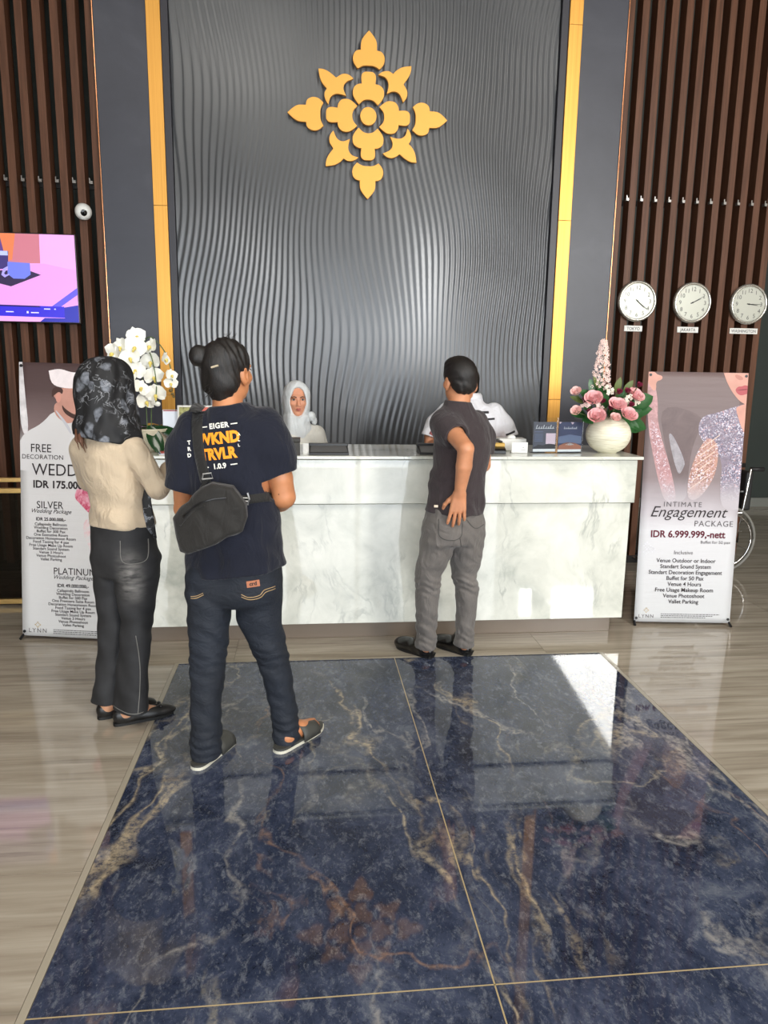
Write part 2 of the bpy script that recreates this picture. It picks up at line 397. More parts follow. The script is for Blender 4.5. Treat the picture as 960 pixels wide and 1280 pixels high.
# ------------------------------------------------------------------ reception counter
def m_marble():
    t = NT('white_marble'); p = t.geo()
    warp = t.n('ShaderNodeTexNoise', {'Vector': p, 'Scale': 2.2, 'Detail': 4.0}).outputs['Color']
    wv = t.n('ShaderNodeVectorMath', {0: p, 1: t.n('ShaderNodeVectorMath', {0: warp, 'Scale': 0.35}, operation='SCALE').outputs[0]}, operation='ADD').outputs[0]
    cloud = t.noise(wv, 3.2, 7, 0.62, 0.3)
    c = t.ramp(cloud, [(0.30, (176, 180, 172)), (0.45, (206, 208, 199)), (0.62, (224, 225, 216)), (0.8, (234, 234, 226))])
    n = t.noise(t.mapping(wv, (1.4, 1, 0.5), (0, 0.5, 0)), 1.7, 6, 0.6, 0.5)
    d = t.math('ABSOLUTE', t.math('SUBTRACT', n, 0.5))
    v = t.math('MULTIPLY', t.ramp(d, [(0.0, (255, 255, 255)), (0.02, (0, 0, 0))]), t.ramp(t.noise(p, 5.0, 3), [(0.42, (0, 0, 0)), (0.65, (255, 255, 255))]))
    c = t.mix(t.math('MULTIPLY', v, 0.55), c, lin((140, 146, 142)))
    t.set(Base_Color=c, Roughness=0.035)
    t.b.inputs['Specular IOR Level'].default_value = 1.0
    return t.m
M_MARB = m_marble(); M_PLINTH = mat('taupe_plinth', (116, 104, 92), 0.3); M_SHADE = mat('dark_gap', (70, 66, 60), 0.6)
CT = 1.124
ctr = root('reception_counter', (0.463, 4.165, 0), label='long white marble reception counter with two people standing at its front', cat='counter')
def cpart(name, x0, x1, y0, y1, z0, z1, m, bev=0.003):
    return MB().box((x0 - 0.463, y0 - 4.165, z0), (x1 - 0.463, y1 - 4.165, z1)).build(name, m, ctr, bevel=bev)
cpart('plinth', -0.94, 1.90, 4.25, 4.72, 0.0, 0.118, M_PLINTH)
cpart('lower_panel', -0.972, 1.938, 4.165, 4.74, 0.117, 0.8385, M_MARB)
cpart('groove', -0.96, 1.925, 4.175, 4.73, 0.838, 0.8465, M_SHADE, 0)
cpart('upper_panel', -0.98, 1.945, 4.13, 4.745, 0.846, 1.1005, M_MARB)
cpart('groove', -0.97, 1.935, 4.14, 4.74, 1.1, 1.1065, M_SHADE, 0)
cpart('worktop', -0.995, 1.968, 4.10, 4.77, 1.106, CT, M_MARB)
# ------------------------------------------------------------------ things on the counter
M_WHITE = mat('white_plastic', (216, 216, 212), 0.4); M_PAPER = mat('white_paper', (236, 236, 232), 0.7)
M_BLACK = mat('black_plastic', (22, 22, 24), 0.35); M_GREYF = mat('grey_pad_face', (98, 98, 98), 0.3)
M_CHAR = mat('charcoal_card', (52, 50, 46), 0.5, var=(30, 0.15)); M_GOLDP = mat('gold_print', (200, 170, 100), 0.35, 0.5)
def glass_mat():
    return sheet_mat('clear_acrylic', (0.96, 0.98, 1.0, 1))
def sheet_mat(name, tint):
    t = NT(name); tr = t.n('ShaderNodeBsdfTransparent', {0: tint}); gl = t.n('ShaderNodeBsdfGlossy', {0: (1, 1, 1, 1), 'Roughness': 0.02})
    fr = t.n('ShaderNodeFresnel', {'IOR': 1.45}); mx = t.n('ShaderNodeMixShader', {0: fr, 1: tr, 2: gl})
    t.t.links.new(mx.outputs[0], t.t.nodes['Material Output'].inputs[0]); return t.m
M_ACR = glass_mat()
bx = root('card_box', (-0.165, 4.14, CT), label='small charcoal lidded box with gold mark at seated receptionist', cat='box')
MB().box((-0.13, 0, 0), (0.13, 0.09, 0.072)).build('body', M_CHAR, bx, bevel=0.002)
MB().box((-0.132, -0.002, 0.074), (0.132, 0.092, 0.094)).build('lid', M_CHAR, bx, bevel=0.002)
MB().prism([(0.072, 0.016), (0.082, 0.032), (0.096, 0.034), (0.084, 0.042), (0.086, 0.056), (0.074, 0.046), (0.06, 0.05), (0.068, 0.038), (0.062, 0.024), (0.072, 0.03)], -0.0012, 0.0).build('gold_mark', M_GOLDP, bx)
pc = tag(MB().box((-0.016, 0, 0), (0.018, 0.02, 0.062)).box((-0.016, -0.012, 0), (0.018, 0.0, 0.012)).build('note_holder', M_WHITE, None, bevel=0.002, loc=(-0.004, 4.19, CT)), 'small white note holder between charcoal box and black pad', 'holder')
def pad(x, y, lab, w=0.225):
    r = root('writing_pad', (x, y, CT), label=lab, cat='pad')
    MB().prism([(0, 0), (0.15, 0), (0.15, 0.045), (0, 0.012)], -w / 2, w / 2, M=Matrix.Rotation(-math.pi / 2, 4, 'Z') @ Matrix.Scale(-1, 4, (1, 0, 0))).build('base', M_BLACK, r, bevel=0.002)
    MB().add([(-w / 2 + 0.006, 0.006, 0.0146), (w / 2 - 0.006, 0.006, 0.0146), (w / 2 - 0.012, 0.125, 0.0408), (-w / 2 + 0.012, 0.125, 0.0408)], [(0, 1, 2, 3)]).build('sheet', M_GREYF, r)
    MB().box((-w / 2 - 0.002, 0.126, 0.036), (w / 2 + 0.002, 0.156, 0.054)).build('clip', M_BLACK, r, bevel=0.003)
    return r
pad(0.128, 4.155, 'black sloped writing pad in middle of counter near seated receptionist')
pad(0.765, 4.17, 'black sloped writing pad behind man in grey jeans')
ed = root('card_terminal', (1.135, 4.23, CT), (0, 0, -0.1), 'black and yellow card terminal beside tissue box', 'terminal')
MB().prism([(0, 0), (0.14, 0), (0.14, 0.055), (0.02, 0.03), (0, 0.02)], -0.04, 0.04, M=Matrix.Rotation(-math.pi / 2, 4, 'Z') @ Matrix.Scale(-1, 4, (1, 0, 0))).build('body', M_BLACK, ed, bevel=0.003)
MB().box((-0.041, 0.06, 0.036), (0.041, 0.145, 0.058)).build('yellow_cover', mat('yellow_plastic', (200, 160, 62), 0.4), ed, bevel=0.003)
MB().tube([(-0.03, 0.1, 0.06), (0.0, 0.1, 0.072), (0.03, 0.1, 0.06)], 0.008, 8).build('paper_lever', M_BLACK, ed)
tb = root('tissue_box', (1.262, 4.40, CT), (0, 0, -0.06), 'white tissue box behind small white sign card', 'tissue box')
MB().box((-0.085, 0, 0), (0.085, 0.11, 0.075)).build('body', M_WHITE, tb, bevel=0.006)
MB().lathe([(0.03, 0.0), (0.026, 0.012), (0.012, 0.02), (0.0, 0.022)], (0, 0.055, 0.074), 12).build('tissue', M_PAPER, tb, smooth=True)
sc_ = root('sign_card', (1.268, 4.27, CT), (0, 0, -0.06), 'small blank white sign card with grey emblem near brochure holders', 'sign')
MB().prism([(-0.048, 0), (0.048, 0), (0.048, 0.066), (-0.048, 0.066)], 0, 0.004).box((-0.048, 0.0, 0), (0.048, 0.05, 0.004)).build('card', M_WHITE, sc_)
MB().prism([(0.012, 0.026), (0.022, 0.04), (0.032, 0.026), (0.022, 0.034)], -0.0008, 0).box((0.008, -0.0008, 0.018), (0.036, 0, 0.021)).build('print', mat('grey_print', (150, 150, 150), 0.6), sc_)
M_NAVYP = mat('navy_print', (34, 44, 78), 0.4); M_GREYP = mat('slate_print', (70, 72, 82), 0.4); M_PINKP = mat('pale_pink_print', (214, 190, 196), 0.5)
M_SKYP = mat('dusk_print', (92, 104, 130), 0.5); M_ORP = mat('terracotta_print', (160, 100, 74), 0.5); M_DKP = mat('ink_print', (30, 30, 34), 0.5)
def flyer(name, x, lab, w, base, pieces, texts):
    r = root('brochure_holder', (x, 4.30, CT), (0.0, 0, 0.10), lab, 'brochure holder', 'acrylic holders by the vase')
    MB().box((-w / 2, -0.006, 0.002), (w / 2, -0.003, 0.212)).build('front_pane', M_ACR, r)
    MB().box((-w / 2, -0.006, 0), (w / 2, 0.05, 0.002)).build('foot', M_ACR, r)
    MB().box((-w / 2 + 0.004, 0.0, 0.006), (w / 2 - 0.004, 0.004, 0.186)).build('flyer', base, r)
    for poly, m in pieces: MB().prism(poly, -0.0012, 0.0).build('print', m, r)
    for n_, s_, xx, zz in texts:      # unreadable script heading, as strokes
        b = MB()
        for q in range(n_):
            x = xx + (q - n_ / 2) * s_ * 0.62; a_ = s_ * (0.55 if q % 3 else 0.95)
            b.prism([(x, zz), (x + s_ * 0.12, zz), (x + s_ * 0.42, zz + a_), (x + s_ * 0.28, zz + a_)], -0.0016, -0.0012).prism([(x + s_ * 0.05, zz), (x + s_ * 0.6, zz + s_ * 0.12), (x + s_ * 0.6, zz + s_ * 0.2), (x + s_ * 0.05, zz + s_ * 0.1)], -0.0016, -0.0012)
        b.build('script_heading', M_PAPER, r)
h = 0.076
flyer('a', 1.428, 'clear brochure holder with grey flyer and pink panel', 0.155, M_GREYP,
      [([(-0.072, 0.008), (0.072, 0.008), (0.072, 0.024), (-0.072, 0.024)], M_PAPER),
       ([(-0.07, 0.024), (0.072, 0.024), (0.072, 0.05), (0.03, 0.056), (-0.01, 0.046), (-0.04, 0.05), (-0.07, 0.034)], M_DKP),
       ([(0.008, 0.054), (0.07, 0.05), (0.07, 0.118), (0.008, 0.118)], M_PINKP)] +
      [([(-0.066, z), (-0.012, z), (-0.012, z + 0.004), (-0.066, z + 0.004)], M_SKYP) for z in (0.07, 0.08, 0.09, 0.1, 0.11, 0.125)],
      [(8, 0.024, 0, 0.145)])
flyer('b', 1.585, 'clear brochure holder with navy night scene flyer beside round vase', 0.16, M_NAVYP,
      [([(-0.076, 0.008), (0.076, 0.008), (0.076, 0.022), (-0.076, 0.022)], M_PAPER),
       ([(-0.076, 0.06), (0.076, 0.056), (0.076, 0.1), (0.0, 0.112), (-0.076, 0.098)], M_SKYP),
       ([(-0.076, 0.022), (0.076, 0.022), (0.076, 0.042), (0.03, 0.062), (-0.02, 0.066), (-0.07, 0.044)], M_ORP),
       ([(-0.03, 0.05), (0.0, 0.062), (0.012, 0.058), (0.03, 0.05), (0.0, 0.046)], M_PAPER),
       ([(-0.07, 0.174), (-0.058, 0.186), (-0.074, 0.188)], M_PINKP), ([(0.012, 0.172), (0.022, 0.184), (0.0, 0.186)], M_PINKP)],
      [(10, 0.014, 0, 0.145)])
# ------------------------------------------------------------------ rose arrangement
def leaf_mesh(name, L, Wd, m, fold=0.25, curl=0.25):
    vs = []; fs = []; n = 6
    for i in range(n + 1):
        t = i / n; w = Wd * math.sin(math.pi * min(1, t * 0.97 + 0.03)) ** 0.75 / 2; y = L * t; z = -curl * L * t * t
        vs += [(-w, y, z + w * fold), (0, y, z), (w, y, z + w * fold)]
    for i in range(n):
        a = i * 3; fs += [(a, a + 1, a + 4, a + 3), (a + 1, a + 2, a + 5, a + 4)]
    me = MB().add(vs, fs).mesh(name, m, True); return me
def petal_rings(rings, seed):
    """cupped petals: rings of (count, radius, height, opening)"""
    rnd = random.Random(seed); b = MB()
    for n, r, hgt, op in rings:
        a0 = rnd.random() * 6
        for i in range(n):
            a = a0 + 2 * math.pi * i / n; vs = []; fs = []
            for u in range(5):
                tu = u / 4
                rr = r * (0.35 + 0.65 * math.sin(tu * 1.9)) + op * tu ** 3
                for q in range(5):
                    s_ = (q - 2) / 2; wd = (2.3 / n) * 1.35 * math.sin(0.35 + 1.35 * tu)
                    aa = a + s_ * wd
                    zz = hgt * tu * (1 - 0.18 * s_ * s_) + rnd.uniform(-1, 1) * 0.02 * hgt
                    vs.append((rr * math.cos(aa), rr * math.sin(aa), zz))
            for u in range(4):
                for q in range(4): k = u * 5 + q; fs.append((k, k + 1, k + 6, k + 5))
            b.add(vs, fs)
    return b
M_ROSE = mat('pink_rose_petal', (236, 178, 180), 0.6, var=(40, 0.18)); M_ROSEP = mat('pale_rose_petal', (240, 196, 190), 0.6, var=(40, 0.15))
M_BURG = mat('burgundy_petal', (120, 28, 58), 0.6); M_LEAF = mat('dark_green_leaf', (38, 84, 40), 0.4, var=(20, 0.35)); M_LEAF2 = mat('olive_leaf', (92, 106, 52), 0.5)
M_STEM = mat('green_stem', (74, 96, 52), 0.5); M_FLORET = mat('pale_pink_floret', (244, 214, 206), 0.6, var=(60, 0.12)); M_WFL = mat('cream_floret', (232, 222, 206), 0.6)
def m_vase():
    t = NT('cream_ribbed_vase'); p = t.obj()
    n = t.noise(t.mapping(p, (6, 6, 90)), 1.5, 4, 0.6, 0.6)
    t.set(Base_Color=t.ramp(n, [(0.35, (206, 200, 176)), (0.6, (236, 232, 212))]), Roughness=0.4, Normal=t.bump(n, 0.5, 0.004))
    return t.m
fa = root('flower_arrangement', (1.832, 4.32, CT), label='pink rose arrangement with tall floret spike in round cream vase', cat='flowers')
VX, VY, VZ = fa.location
prof = [(0.0, 0), (0.055, 0.0)] + [(0.134 * math.sin(a), 0.112 - 0.118 * math.cos(a)) for a in np.linspace(0.45, 2.62, 18)] + [(0.06, 0.205), (0.05, 0.19)]
MB().lathe(prof, (0, 0, 0), 40).build('vase', m_vase(), fa, smooth=True)
rose = petal_rings([(3, 0.010, 0.040, 0.0), (4, 0.018, 0.042, 0.003), (5, 0.027, 0.042, 0.010), (6, 0.034, 0.036, 0.018)], 3).mesh('rose', M_ROSE, True)
rose2 = petal_rings([(3, 0.010, 0.036, 0.0), (4, 0.018, 0.040, 0.004), (5, 0.026, 0.036, 0.014)], 5).mesh('rose', M_ROSEP, True)
bud = petal_rings([(3, 0.008, 0.03, 0), (4, 0.014, 0.028, 0.005)], 9).mesh('small_bloom', M_BURG, True)
lfm = leaf_mesh('leaf', 0.11, 0.07, M_LEAF); lfm2 = leaf_mesh('leaf', 0.09, 0.04, M_LEAF2); big = leaf_mesh('leaf', 0.15, 0.1, M_LEAF)
rnd = random.Random(11)
def face(dx, dy, dz):     # rotation that turns local +z toward the given direction
    return Vector((dx, dy, dz)).to_track_quat('Z', 'Y').to_euler()
def stem(p, parent, m=None):
    q = Vector(p); a = Vector((q.x * 0.12, q.y * 0.12, 0.17)); mid = (a + q) / 2 + Vector((q.x * 0.12, 0, 0.02))
    return MB().tube([a, mid, q], 0.003, 5).build('stem', m or M_STEM, parent)
for i, (x, z) in enumerate([(1.615, 1.51), (1.694, 1.469), (1.82, 1.433), (1.717, 1.365), (1.896, 1.377), (1.961, 1.488), (1.606, 1.4), (1.815, 1.362)]):
    dx, dz = x - VX, z - CT - 0.03
    dy = -0.12 + 0.5 * abs(dx) * 0.6 + (0.0 if i not in (0, 5) else 0.05)
    small = i in (6, 7, 0)
    o = link('rose', rose2 if small else rose, fa, 0, (dx, dy, dz), face(dx * 1.6, -0.5, 0.35 + 0.3 * rnd.random()))
    s_ = 0.85 if small else 1.08; o.scale = (s_, s_, s_)
    stem((dx, dy + 0.01, dz), fa)
for x, z in [(1.656, 1.444), (1.686, 1.375), (1.799, 1.401), (1.895, 1.502), (1.976, 1.537), (1.839, 1.496), (1.75, 1.44), (1.86, 1.44), (1.93, 1.42)]:
    dx, dz = x - VX, z - CT - 0.012; dy = -0.09 + 0.3 * abs(dx)
    link('small_bloom', bud, fa, 0, (dx, dy, dz), face(dx, -0.5, 0.5)); stem((dx, dy + 0.005, dz), fa)
for x, z, m_ in [(1.915, 1.452, 1), (1.979, 1.44, 1), (1.791, 1.505, 1), (1.66, 1.425, 0), (1.745, 1.41, 0)]:
    dx, dz = x - VX, z - CT; dy = -0.08 + 0.3 * abs(dx); b = MB()
    for k in range(7):
        c = Vector((rnd.uniform(-.022, .022), rnd.uniform(-.015, .01), rnd.uniform(-.022, .022)))
        for q in range(4):
            a = q * 1.57 + k; b.ball(c + Vector((0.007 * math.cos(a), -0.002, 0.007 * math.sin(a))), (0.006, 0.003, 0.006), 6)
    b.build('floret_cluster', M_WFL if m_ else M_FLORET, fa, loc=(dx, dy, dz))
for x, z, kind in [(2.05, 1.45, 2), (2.02, 1.30, 2), (1.97, 1.29, 2), (2.03, 1.39, 2), (1.80, 1.30, 0), (1.842, 1.312, 0), (1.93, 1.30, 2), (1.856, 1.541, 1), (1.712, 1.524, 0), (1.674, 1.474, 0), (1.99, 1.368, 2),
                   (1.70, 1.33, 0), (1.64, 1.36, 0), (1.88, 1.46, 0), (1.76, 1.49, 0), (1.84, 1.38, 0), (1.93, 1.53, 1), (1.62, 1.45, 1), (1.78, 1.45, 0), (1.95, 1.34, 0), (1.69, 1.40, 0), (1.73, 1.55, 1)]:
    dx, dz = x - VX, z - CT
    me = (lfm, lfm2, big)[kind]; L = (0.11, 0.09, 0.15)[kind]
    d = Vector((dx, -0.08 + rnd.uniform(-.05, .05), max(dz - 0.2, -0.11))).normalized()
    nrm = Vector((rnd.uniform(-.3, .3) + dx, -1.0, 0.55)); sx = d.cross(nrm).normalized(); nz = sx.cross(d).normalized()
    Mx = Matrix((sx, d, nz)).transposed().to_4x4()
    p = Vector((dx, -0.05 + 0.25 * abs(dx), dz)) - d * L * 0.6
    o = link('leaf', me, fa); o.matrix_local = Matrix.Translation(p) @ Mx
# tall spike
sp = MB(); base = Vector((-0.07, 0.0, 0.38)); tip = Vector((-0.062, 0.02, 0.672))
for k in range(120):
    t = (k + rnd.random()) / 120; c = base.lerp(tip, t); wd = 0.052 * (1 - t) ** 0.7 + 0.012
    a = k * 2.4; c = c + Vector((math.cos(a) * wd * rnd.uniform(.6, 1), math.sin(a) * wd * 0.8, rnd.uniform(-.01, .01)))
    for q in range(5):
        b_ = q * 1.2566 + k; M_ = Matrix.Rotation(b_, 3, 'Y')
        off = Vector((math.cos(b_) * 0.007, -0.004, -math.sin(b_) * 0.007))
        n4 = [c + off * 0.15, c + off + Vector((-off.z, 0, off.x)) * .5, c + off * 1.7, c + off - Vector((-off.z, 0, off.x)) * .5]
        sp.add(n4, [(0, 1, 2, 3)])
spo = sp.build('floret_spike', M_FLORET, fa); tag(spo, kind='stuff')
MB().tube([(-0.03, 0.0, 0.17), (-0.06, 0.0, 0.38), (-0.062, 0.02, 0.68)], [0.005, 0.004, 0.0015], 6).build('spike_stem', M_STEM, fa)
# ------------------------------------------------------------------ orchid
M_ORCH = mat('white_orchid_petal', (246, 246, 238), 0.55, sheen=0.2); M_LIP = mat('yellow_orchid_lip', (226, 206, 110), 0.5); M_BUDB = mat('brown_orchid_bud', (110, 92, 50), 0.6)
M_GLEAF = mat('glossy_orchid_leaf', (22, 56, 28), 0.12); M_POT = mat('cream_speckled_pot', (214, 206, 184), 0.4, var=(60, 0.12)); M_MOSS = mat('dark_bark', (50, 44, 34), 0.9, bump=(80, 0.6))
orp = root('potted_orchid', (-0.885, 4.34, CT), label='white orchid with drooping sprays in cream pot beside patterned headscarf', cat='plant')
OX, OY, OZ = orp.location
MB().lathe([(0, 0), (0.062, 0), (0.075, 0.02), (0.092, 0.125), (0.096, 0.13), (0.088, 0.13), (0.084, 0.11), (0, 0.11)], (0, 0, 0), 28).build('pot', M_POT, orp, smooth=True)
MB().ball((0, 0, 0.105), (0.085, 0.085, 0.022), 14).build('bark', M_MOSS, orp, smooth=True)
def orchid_mesh():
    b = MB()
    def pet(ang, L, Wd, cup, y0, seg=5):
        vs = []; fs = []
        for i in range(seg + 1):
            t = i / seg; w = Wd / 2 * math.sin(math.pi * (0.12 + 0.88 * t) ** 0.9) ** 0.6 if t < 1 else 0.001
            for q in (-1, -.5, 0, .5, 1):
                x = q * w; r = L * t
                yy = y0 - cup * (t * t - 0.25) * L + 0.18 * abs(q) * w
                vs.append((r * math.sin(ang) + x * math.cos(ang), yy, r * math.cos(ang) - x * math.sin(ang)))
        for i in range(seg):
            for q in range(4): k = i * 5 + q; fs.append((k, k + 1, k + 6, k + 5))
        b.add(vs, fs)
    for a, L, w in ((0, 0.043, 0.034), (2.2, 0.042, 0.032), (-2.2, 0.042, 0.032)): pet(a, L, w, 0.15, 0.004)
    for a in (1.35, -1.35): pet(a, 0.047, 0.062, 0.25, 0.0)
    return b.mesh('orchid_flower', M_ORCH, True)
orc = orchid_mesh()
lip = MB().ball((0, -0.008, -0.008), (0.008, 0.011, 0.009), 8).ball((0, -0.014, -0.018), (0.005, 0.006, 0.008), 6).mesh('lip', M_LIP, True)
main1 = [(-0.02, 0.0, 0.11), (-0.03, 0.02, 0.35), (-0.07, 0.02, 0.56), (-0.04, -0.01, 0.63), (0.02, -0.03, 0.55), (0.05, -0.05, 0.40), (0.045, -0.06, 0.28)]
main2 = [(0.0, 0.01, 0.11), (0.0, 0.04, 0.36), (-0.03, 0.05, 0.58), (0.02, 0.02, 0.64), (0.10, 0.0, 0.55), (0.13, -0.01, 0.43), (0.13, -0.02, 0.34)]
def cr(pts, n=8):
    out = []; P = [Vector(p) for p in pts]; P = [2 * P[0] - P[1]] + P + [2 * P[-1] - P[-2]]
    for i in range(1, len(P) - 2):
        for k in range(n):
            t = k / n; a, b, c, d = P[i - 1:i + 3]
            out.append(0.5 * (2 * b + (c - a) * t + (2 * a - 5 * b + 4 * c - d) * t * t + (3 * b - a - 3 * c + d) * t ** 3))
    return out + [P[-2]]
for mn in (main1, main2): MB().tube(cr(mn), 0.003, 6).build('stem', M_STEM, orp)
for i, (x, z) in enumerate([(-1.02, 1.707), (-0.939, 1.766), (-0.932, 1.708), (-1.06, 1.675), (-1.03, 1.635), (-0.965, 1.649), (-0.941, 1.581), (-0.864, 1.631), (-0.988, 1.545), (-0.857, 1.713), (-0.854, 1.548), (-0.915, 1.485), (-0.841, 1.451), (-0.901, 1.408), (-0.774, 1.645), (-0.751, 1.556), (-0.759, 1.51), (-1.05, 1.60), (-0.99, 1.67)]):
    dx, dz = x - OX, z - CT
    dy = -0.05 + 0.03 * math.sin(i * 2.1)
    o = link('orchid_flower', orc, orp, 0, (dx, dy, dz), (rnd.uniform(-.3, .35), rnd.uniform(-.5, .5), rnd.uniform(-.7, .7) + (0.8 if x > -0.78 else 0)))
    s_ = rnd.uniform(1.12, 1.38) * (0.72 if x > -0.78 else 1); o.scale = (s_, s_, s_)
    link('lip', lip, o)
for x, z, m_, s_ in [(-0.833, 1.395, M_ORCH, 0.018), (-0.757, 1.47, M_BUDB, 0.012), (-0.748, 1.452, M_BUDB, 0.010), (-0.742, 1.437, M_BUDB, 0.009)]:
    MB().ball((x - OX, -0.05, z - CT), (s_, s_ * 0.8, s_ * 0.8), 8).build('bud', m_, orp, smooth=True)
lv = leaf_mesh('leaf', 0.2, 0.085, M_GLEAF, 0.3, 0.15)
for p, d, n_ in [((0.0, -0.05, 0.15), (0.30, -0.35, -0.55), (0.25, -1, 0.25)), ((0.02, -0.02, 0.14), (0.75, -0.1, -0.25), (0.1, -.5, 0.9)), ((-0.01, 0.02, 0.13), (-0.7, 0.2, -0.05), (0, -.3, 1)), ((-0.02, 0.03, 0.13), (0.2, 0.8, 0.1), (0, -.3, 1))]:
    d = Vector(d).normalized(); n_ = Vector(n_); sx = d.cross(n_).normalized(); nz = sx.cross(d)
    o = link('leaf', lv, orp); o.matrix_local = Matrix.Translation(Vector(p)) @ Matrix((sx, d, nz)).transposed().to_4x4()
# framed poster and acrylic stand behind the tall man's shoulder, papers in front of them
ps = root('framed_poster', (-0.625, 4.34, CT), (-0.08, 0, 0.05), 'white framed menu poster half hidden behind navy shirt', 'poster')
MB().box((-0.11, 0, 0), (0.11, 0.012, 0.262)).build('frame', M_WHITE, ps, bevel=0.002)
MB().box((-0.1, -0.001, 0.01), (0.1, 0.0, 0.18)).build('print', mat('slate_blue_print', (70, 84, 96), 0.5), ps)
MB().box((-0.1, -0.001, 0.18), (0.1, 0.0, 0.252)).build('print', mat('salad_print', (150, 150, 96), 0.6, var=(45, 0.6)), ps)
MB().prism([(-0.02, 0.21), (0.04, 0.228), (0.1, 0.215), (0.1, 0.252), (-0.03, 0.252)], -0.0018, -0.001).build('print', mat('coral_print', (212, 110, 96), 0.6, var=(50, 0.3)), ps)
ac = root('acrylic_stand', (-0.775, 4.37, CT), (-0.06, 0, 0), 'plain white acrylic leaflet stand beside white orchid', 'leaflet stand')
MB().box((-0.05, 0, 0), (0.07, 0.006, 0.235)).box((-0.05, 0, 0), (0.07, 0.06, 0.004)).build('stand', mat('milky_acrylic', (214, 222, 234), 0.2), ac, bevel=0.002)
MB().box((-0.045, -0.0012, 0.226), (0.065, 0.0, 0.232)).build('red_edge', mat('red_edge', (170, 70, 66), 0.5), ac)
pp = root('leaflet_stack', (-0.73, 4.2, CT), (0, 0, 0.25), 'small stack of white leaflets with blue edge below acrylic stand', 'leaflets')
for i in range(4):
    MB().box((-0.09 + 0.004 * i, -0.05, 0.003 * i), (0.08 + 0.004 * i, 0.07, 0.003 * i + 0.0026)).build('leaflet', (M_PAPER, mat('blue_leaflet', (66, 88, 160), 0.5), M_PAPER, mat('red_leaflet', (190, 80, 74), 0.5))[i], pp)
# ------------------------------------------------------------------ printed stand banners
def m_banner(name, stops):
    t = NT(name); p = t.obj(); z = t.n('ShaderNodeSeparateXYZ', {0: p}).outputs[2]
    n = t.noise(p, 3.0, 4)
    f = t.math('ADD', t.math('DIVIDE', z, 1.6), t.math('MULTIPLY', t.math('SUBTRACT', n, 0.5), 0.06))
    wr = t.noise(t.mapping(p, (1.2, 1, 14)), 1.6, 3)
    t.b.inputs['Specular IOR Level'].default_value = 0.22
    t.set(Base_Color=t.ramp(f, stops), Roughness=0.42, Normal=t.bump(wr, 0.25, 0.01))
    return t.m
def vinyl(name, rgb, **k): return mat(name, rgb, 0.45, spec=0.22, **k)
T_INK = vinyl('ink_dark', (52, 46, 48)); T_GREY = vinyl('ink_grey', (96, 92, 94)); T_MAR = vinyl('ink_maroon', (92, 26, 44)); T_PINK = vinyl('ink_pink', (196, 70, 110)); T_GOLD = vinyl('ink_gold', (186, 164, 120))
def banner(loc, rot, label, m):
    r = root('stand_banner', loc, rot, label, 'banner', 'printed stand banners')
    nx, nz = 12, 40; vs = []; fs = []
    for j in range(nz + 1):
        for i in range(nx + 1):
            x = -0.31 + 0.62 * i / nx; z = 1.6 * j / nz
            y = 0.0004 * math.sin(9 * z + 3 * x) * math.sin(math.pi * i / nx)
            vs.append((x, y - 0.0042, z))
    for j in range(nz):
        for i in range(nx): k = j * (nx + 1) + i; fs.append((k, k + 1, k + nx + 2, k + nx + 1))
    o = MB().add(vs, fs).build('sheet', m, r, smooth=True)
    so = o.modifiers.new('thick', 'SOLIDIFY'); so.thickness = 0.0005; so.offset = 0
    for sx in (-1, 1):
        MB().tube([(0, 0.05, 0.75), (sx * 0.29, 0.012, 1.585)], 0.006, 6).build('pole', M_BLACK, r)
        MB().tube([(0, 0.05, 0.75), (sx * 0.30, 0.012, 0.012)], 0.006, 6).build('pole', M_BLACK, r)
        MB().tube([(sx * 0.30, 0.014, 0.02), (sx * 0.307, -0.004, 0.0), (sx * 0.31, -0.03, -0.017)], 0.008, 6).build('foot', M_BLACK, r)
        for z in (0.025, 1.58): MB().lathe([(0, 0), (0.009, 0), (0.009, 0.004), (0, 0.005)], (0, 0, 0), 10, M=Matrix.Translation((sx * 0.297, -0.0042, z)) @ Matrix.Rotation(math.pi / 2, 4, 'X')).build('eyelet', M_BLACK, r)
    MB().tube([(0, 0.05, 0.75), (0, 0.30, 0.0)], 0.006, 6).build('rear_leg', M_BLACK, r)
    return r
def line(r, t, s, x, z, m=T_INK, y=-0.0075, **k): return lettering(t, s, m, r, (x, y, z), **k)
def patch(r, pts, m, y=-0.005, n=2, sharp=()):
    pp_ = smooth_poly(pts, set(sharp), n)
    return MB().prism(pp_, y, y + 0.0004).build('print', m, r)
def star(r, x, z, s, m):
    b = MB()
    for k in range(4):
        a = k * math.pi / 2; c, s_ = math.cos(a), math.sin(a)
        pt = [(0, 0.45), (0.22, 0.72), (0, 1.0), (-0.22, 0.72)]
        b.prism([(x + s * (px * c - pz * s_), z + s * (px * s_ + pz * c)) for px, pz in pt], -0.0075, -0.007)
        a += math.pi / 4; c, s_ = math.cos(a), math.sin(a); pt = [(0, 0.3), (0.15, 0.5), (0, 0.75), (-0.15, 0.5)]
        b.prism([(x + s * (px * c - pz * s_), z + s * (px * s_ + pz * c)) for px, pz in pt], -0.0075, -0.007)
    return b.build('logo_star', m, r)
def smallprint(r, x0, z0, w, rows):
    b = MB(); rr = random.Random(4)
    for k in range(rows):
        x = x0; end = x0 + w * (1 - 0.12 * k)
        while x < end:
            l = rr.uniform(0.006, 0.02); b.box((x, -0.0074, z0 - 0.011 * k), (min(x + l, end), -0.007, z0 - 0.011 * k + 0.0045)); x += l + 0.004
    tag(b.build('small_print', T_GREY, r), kind='stuff')
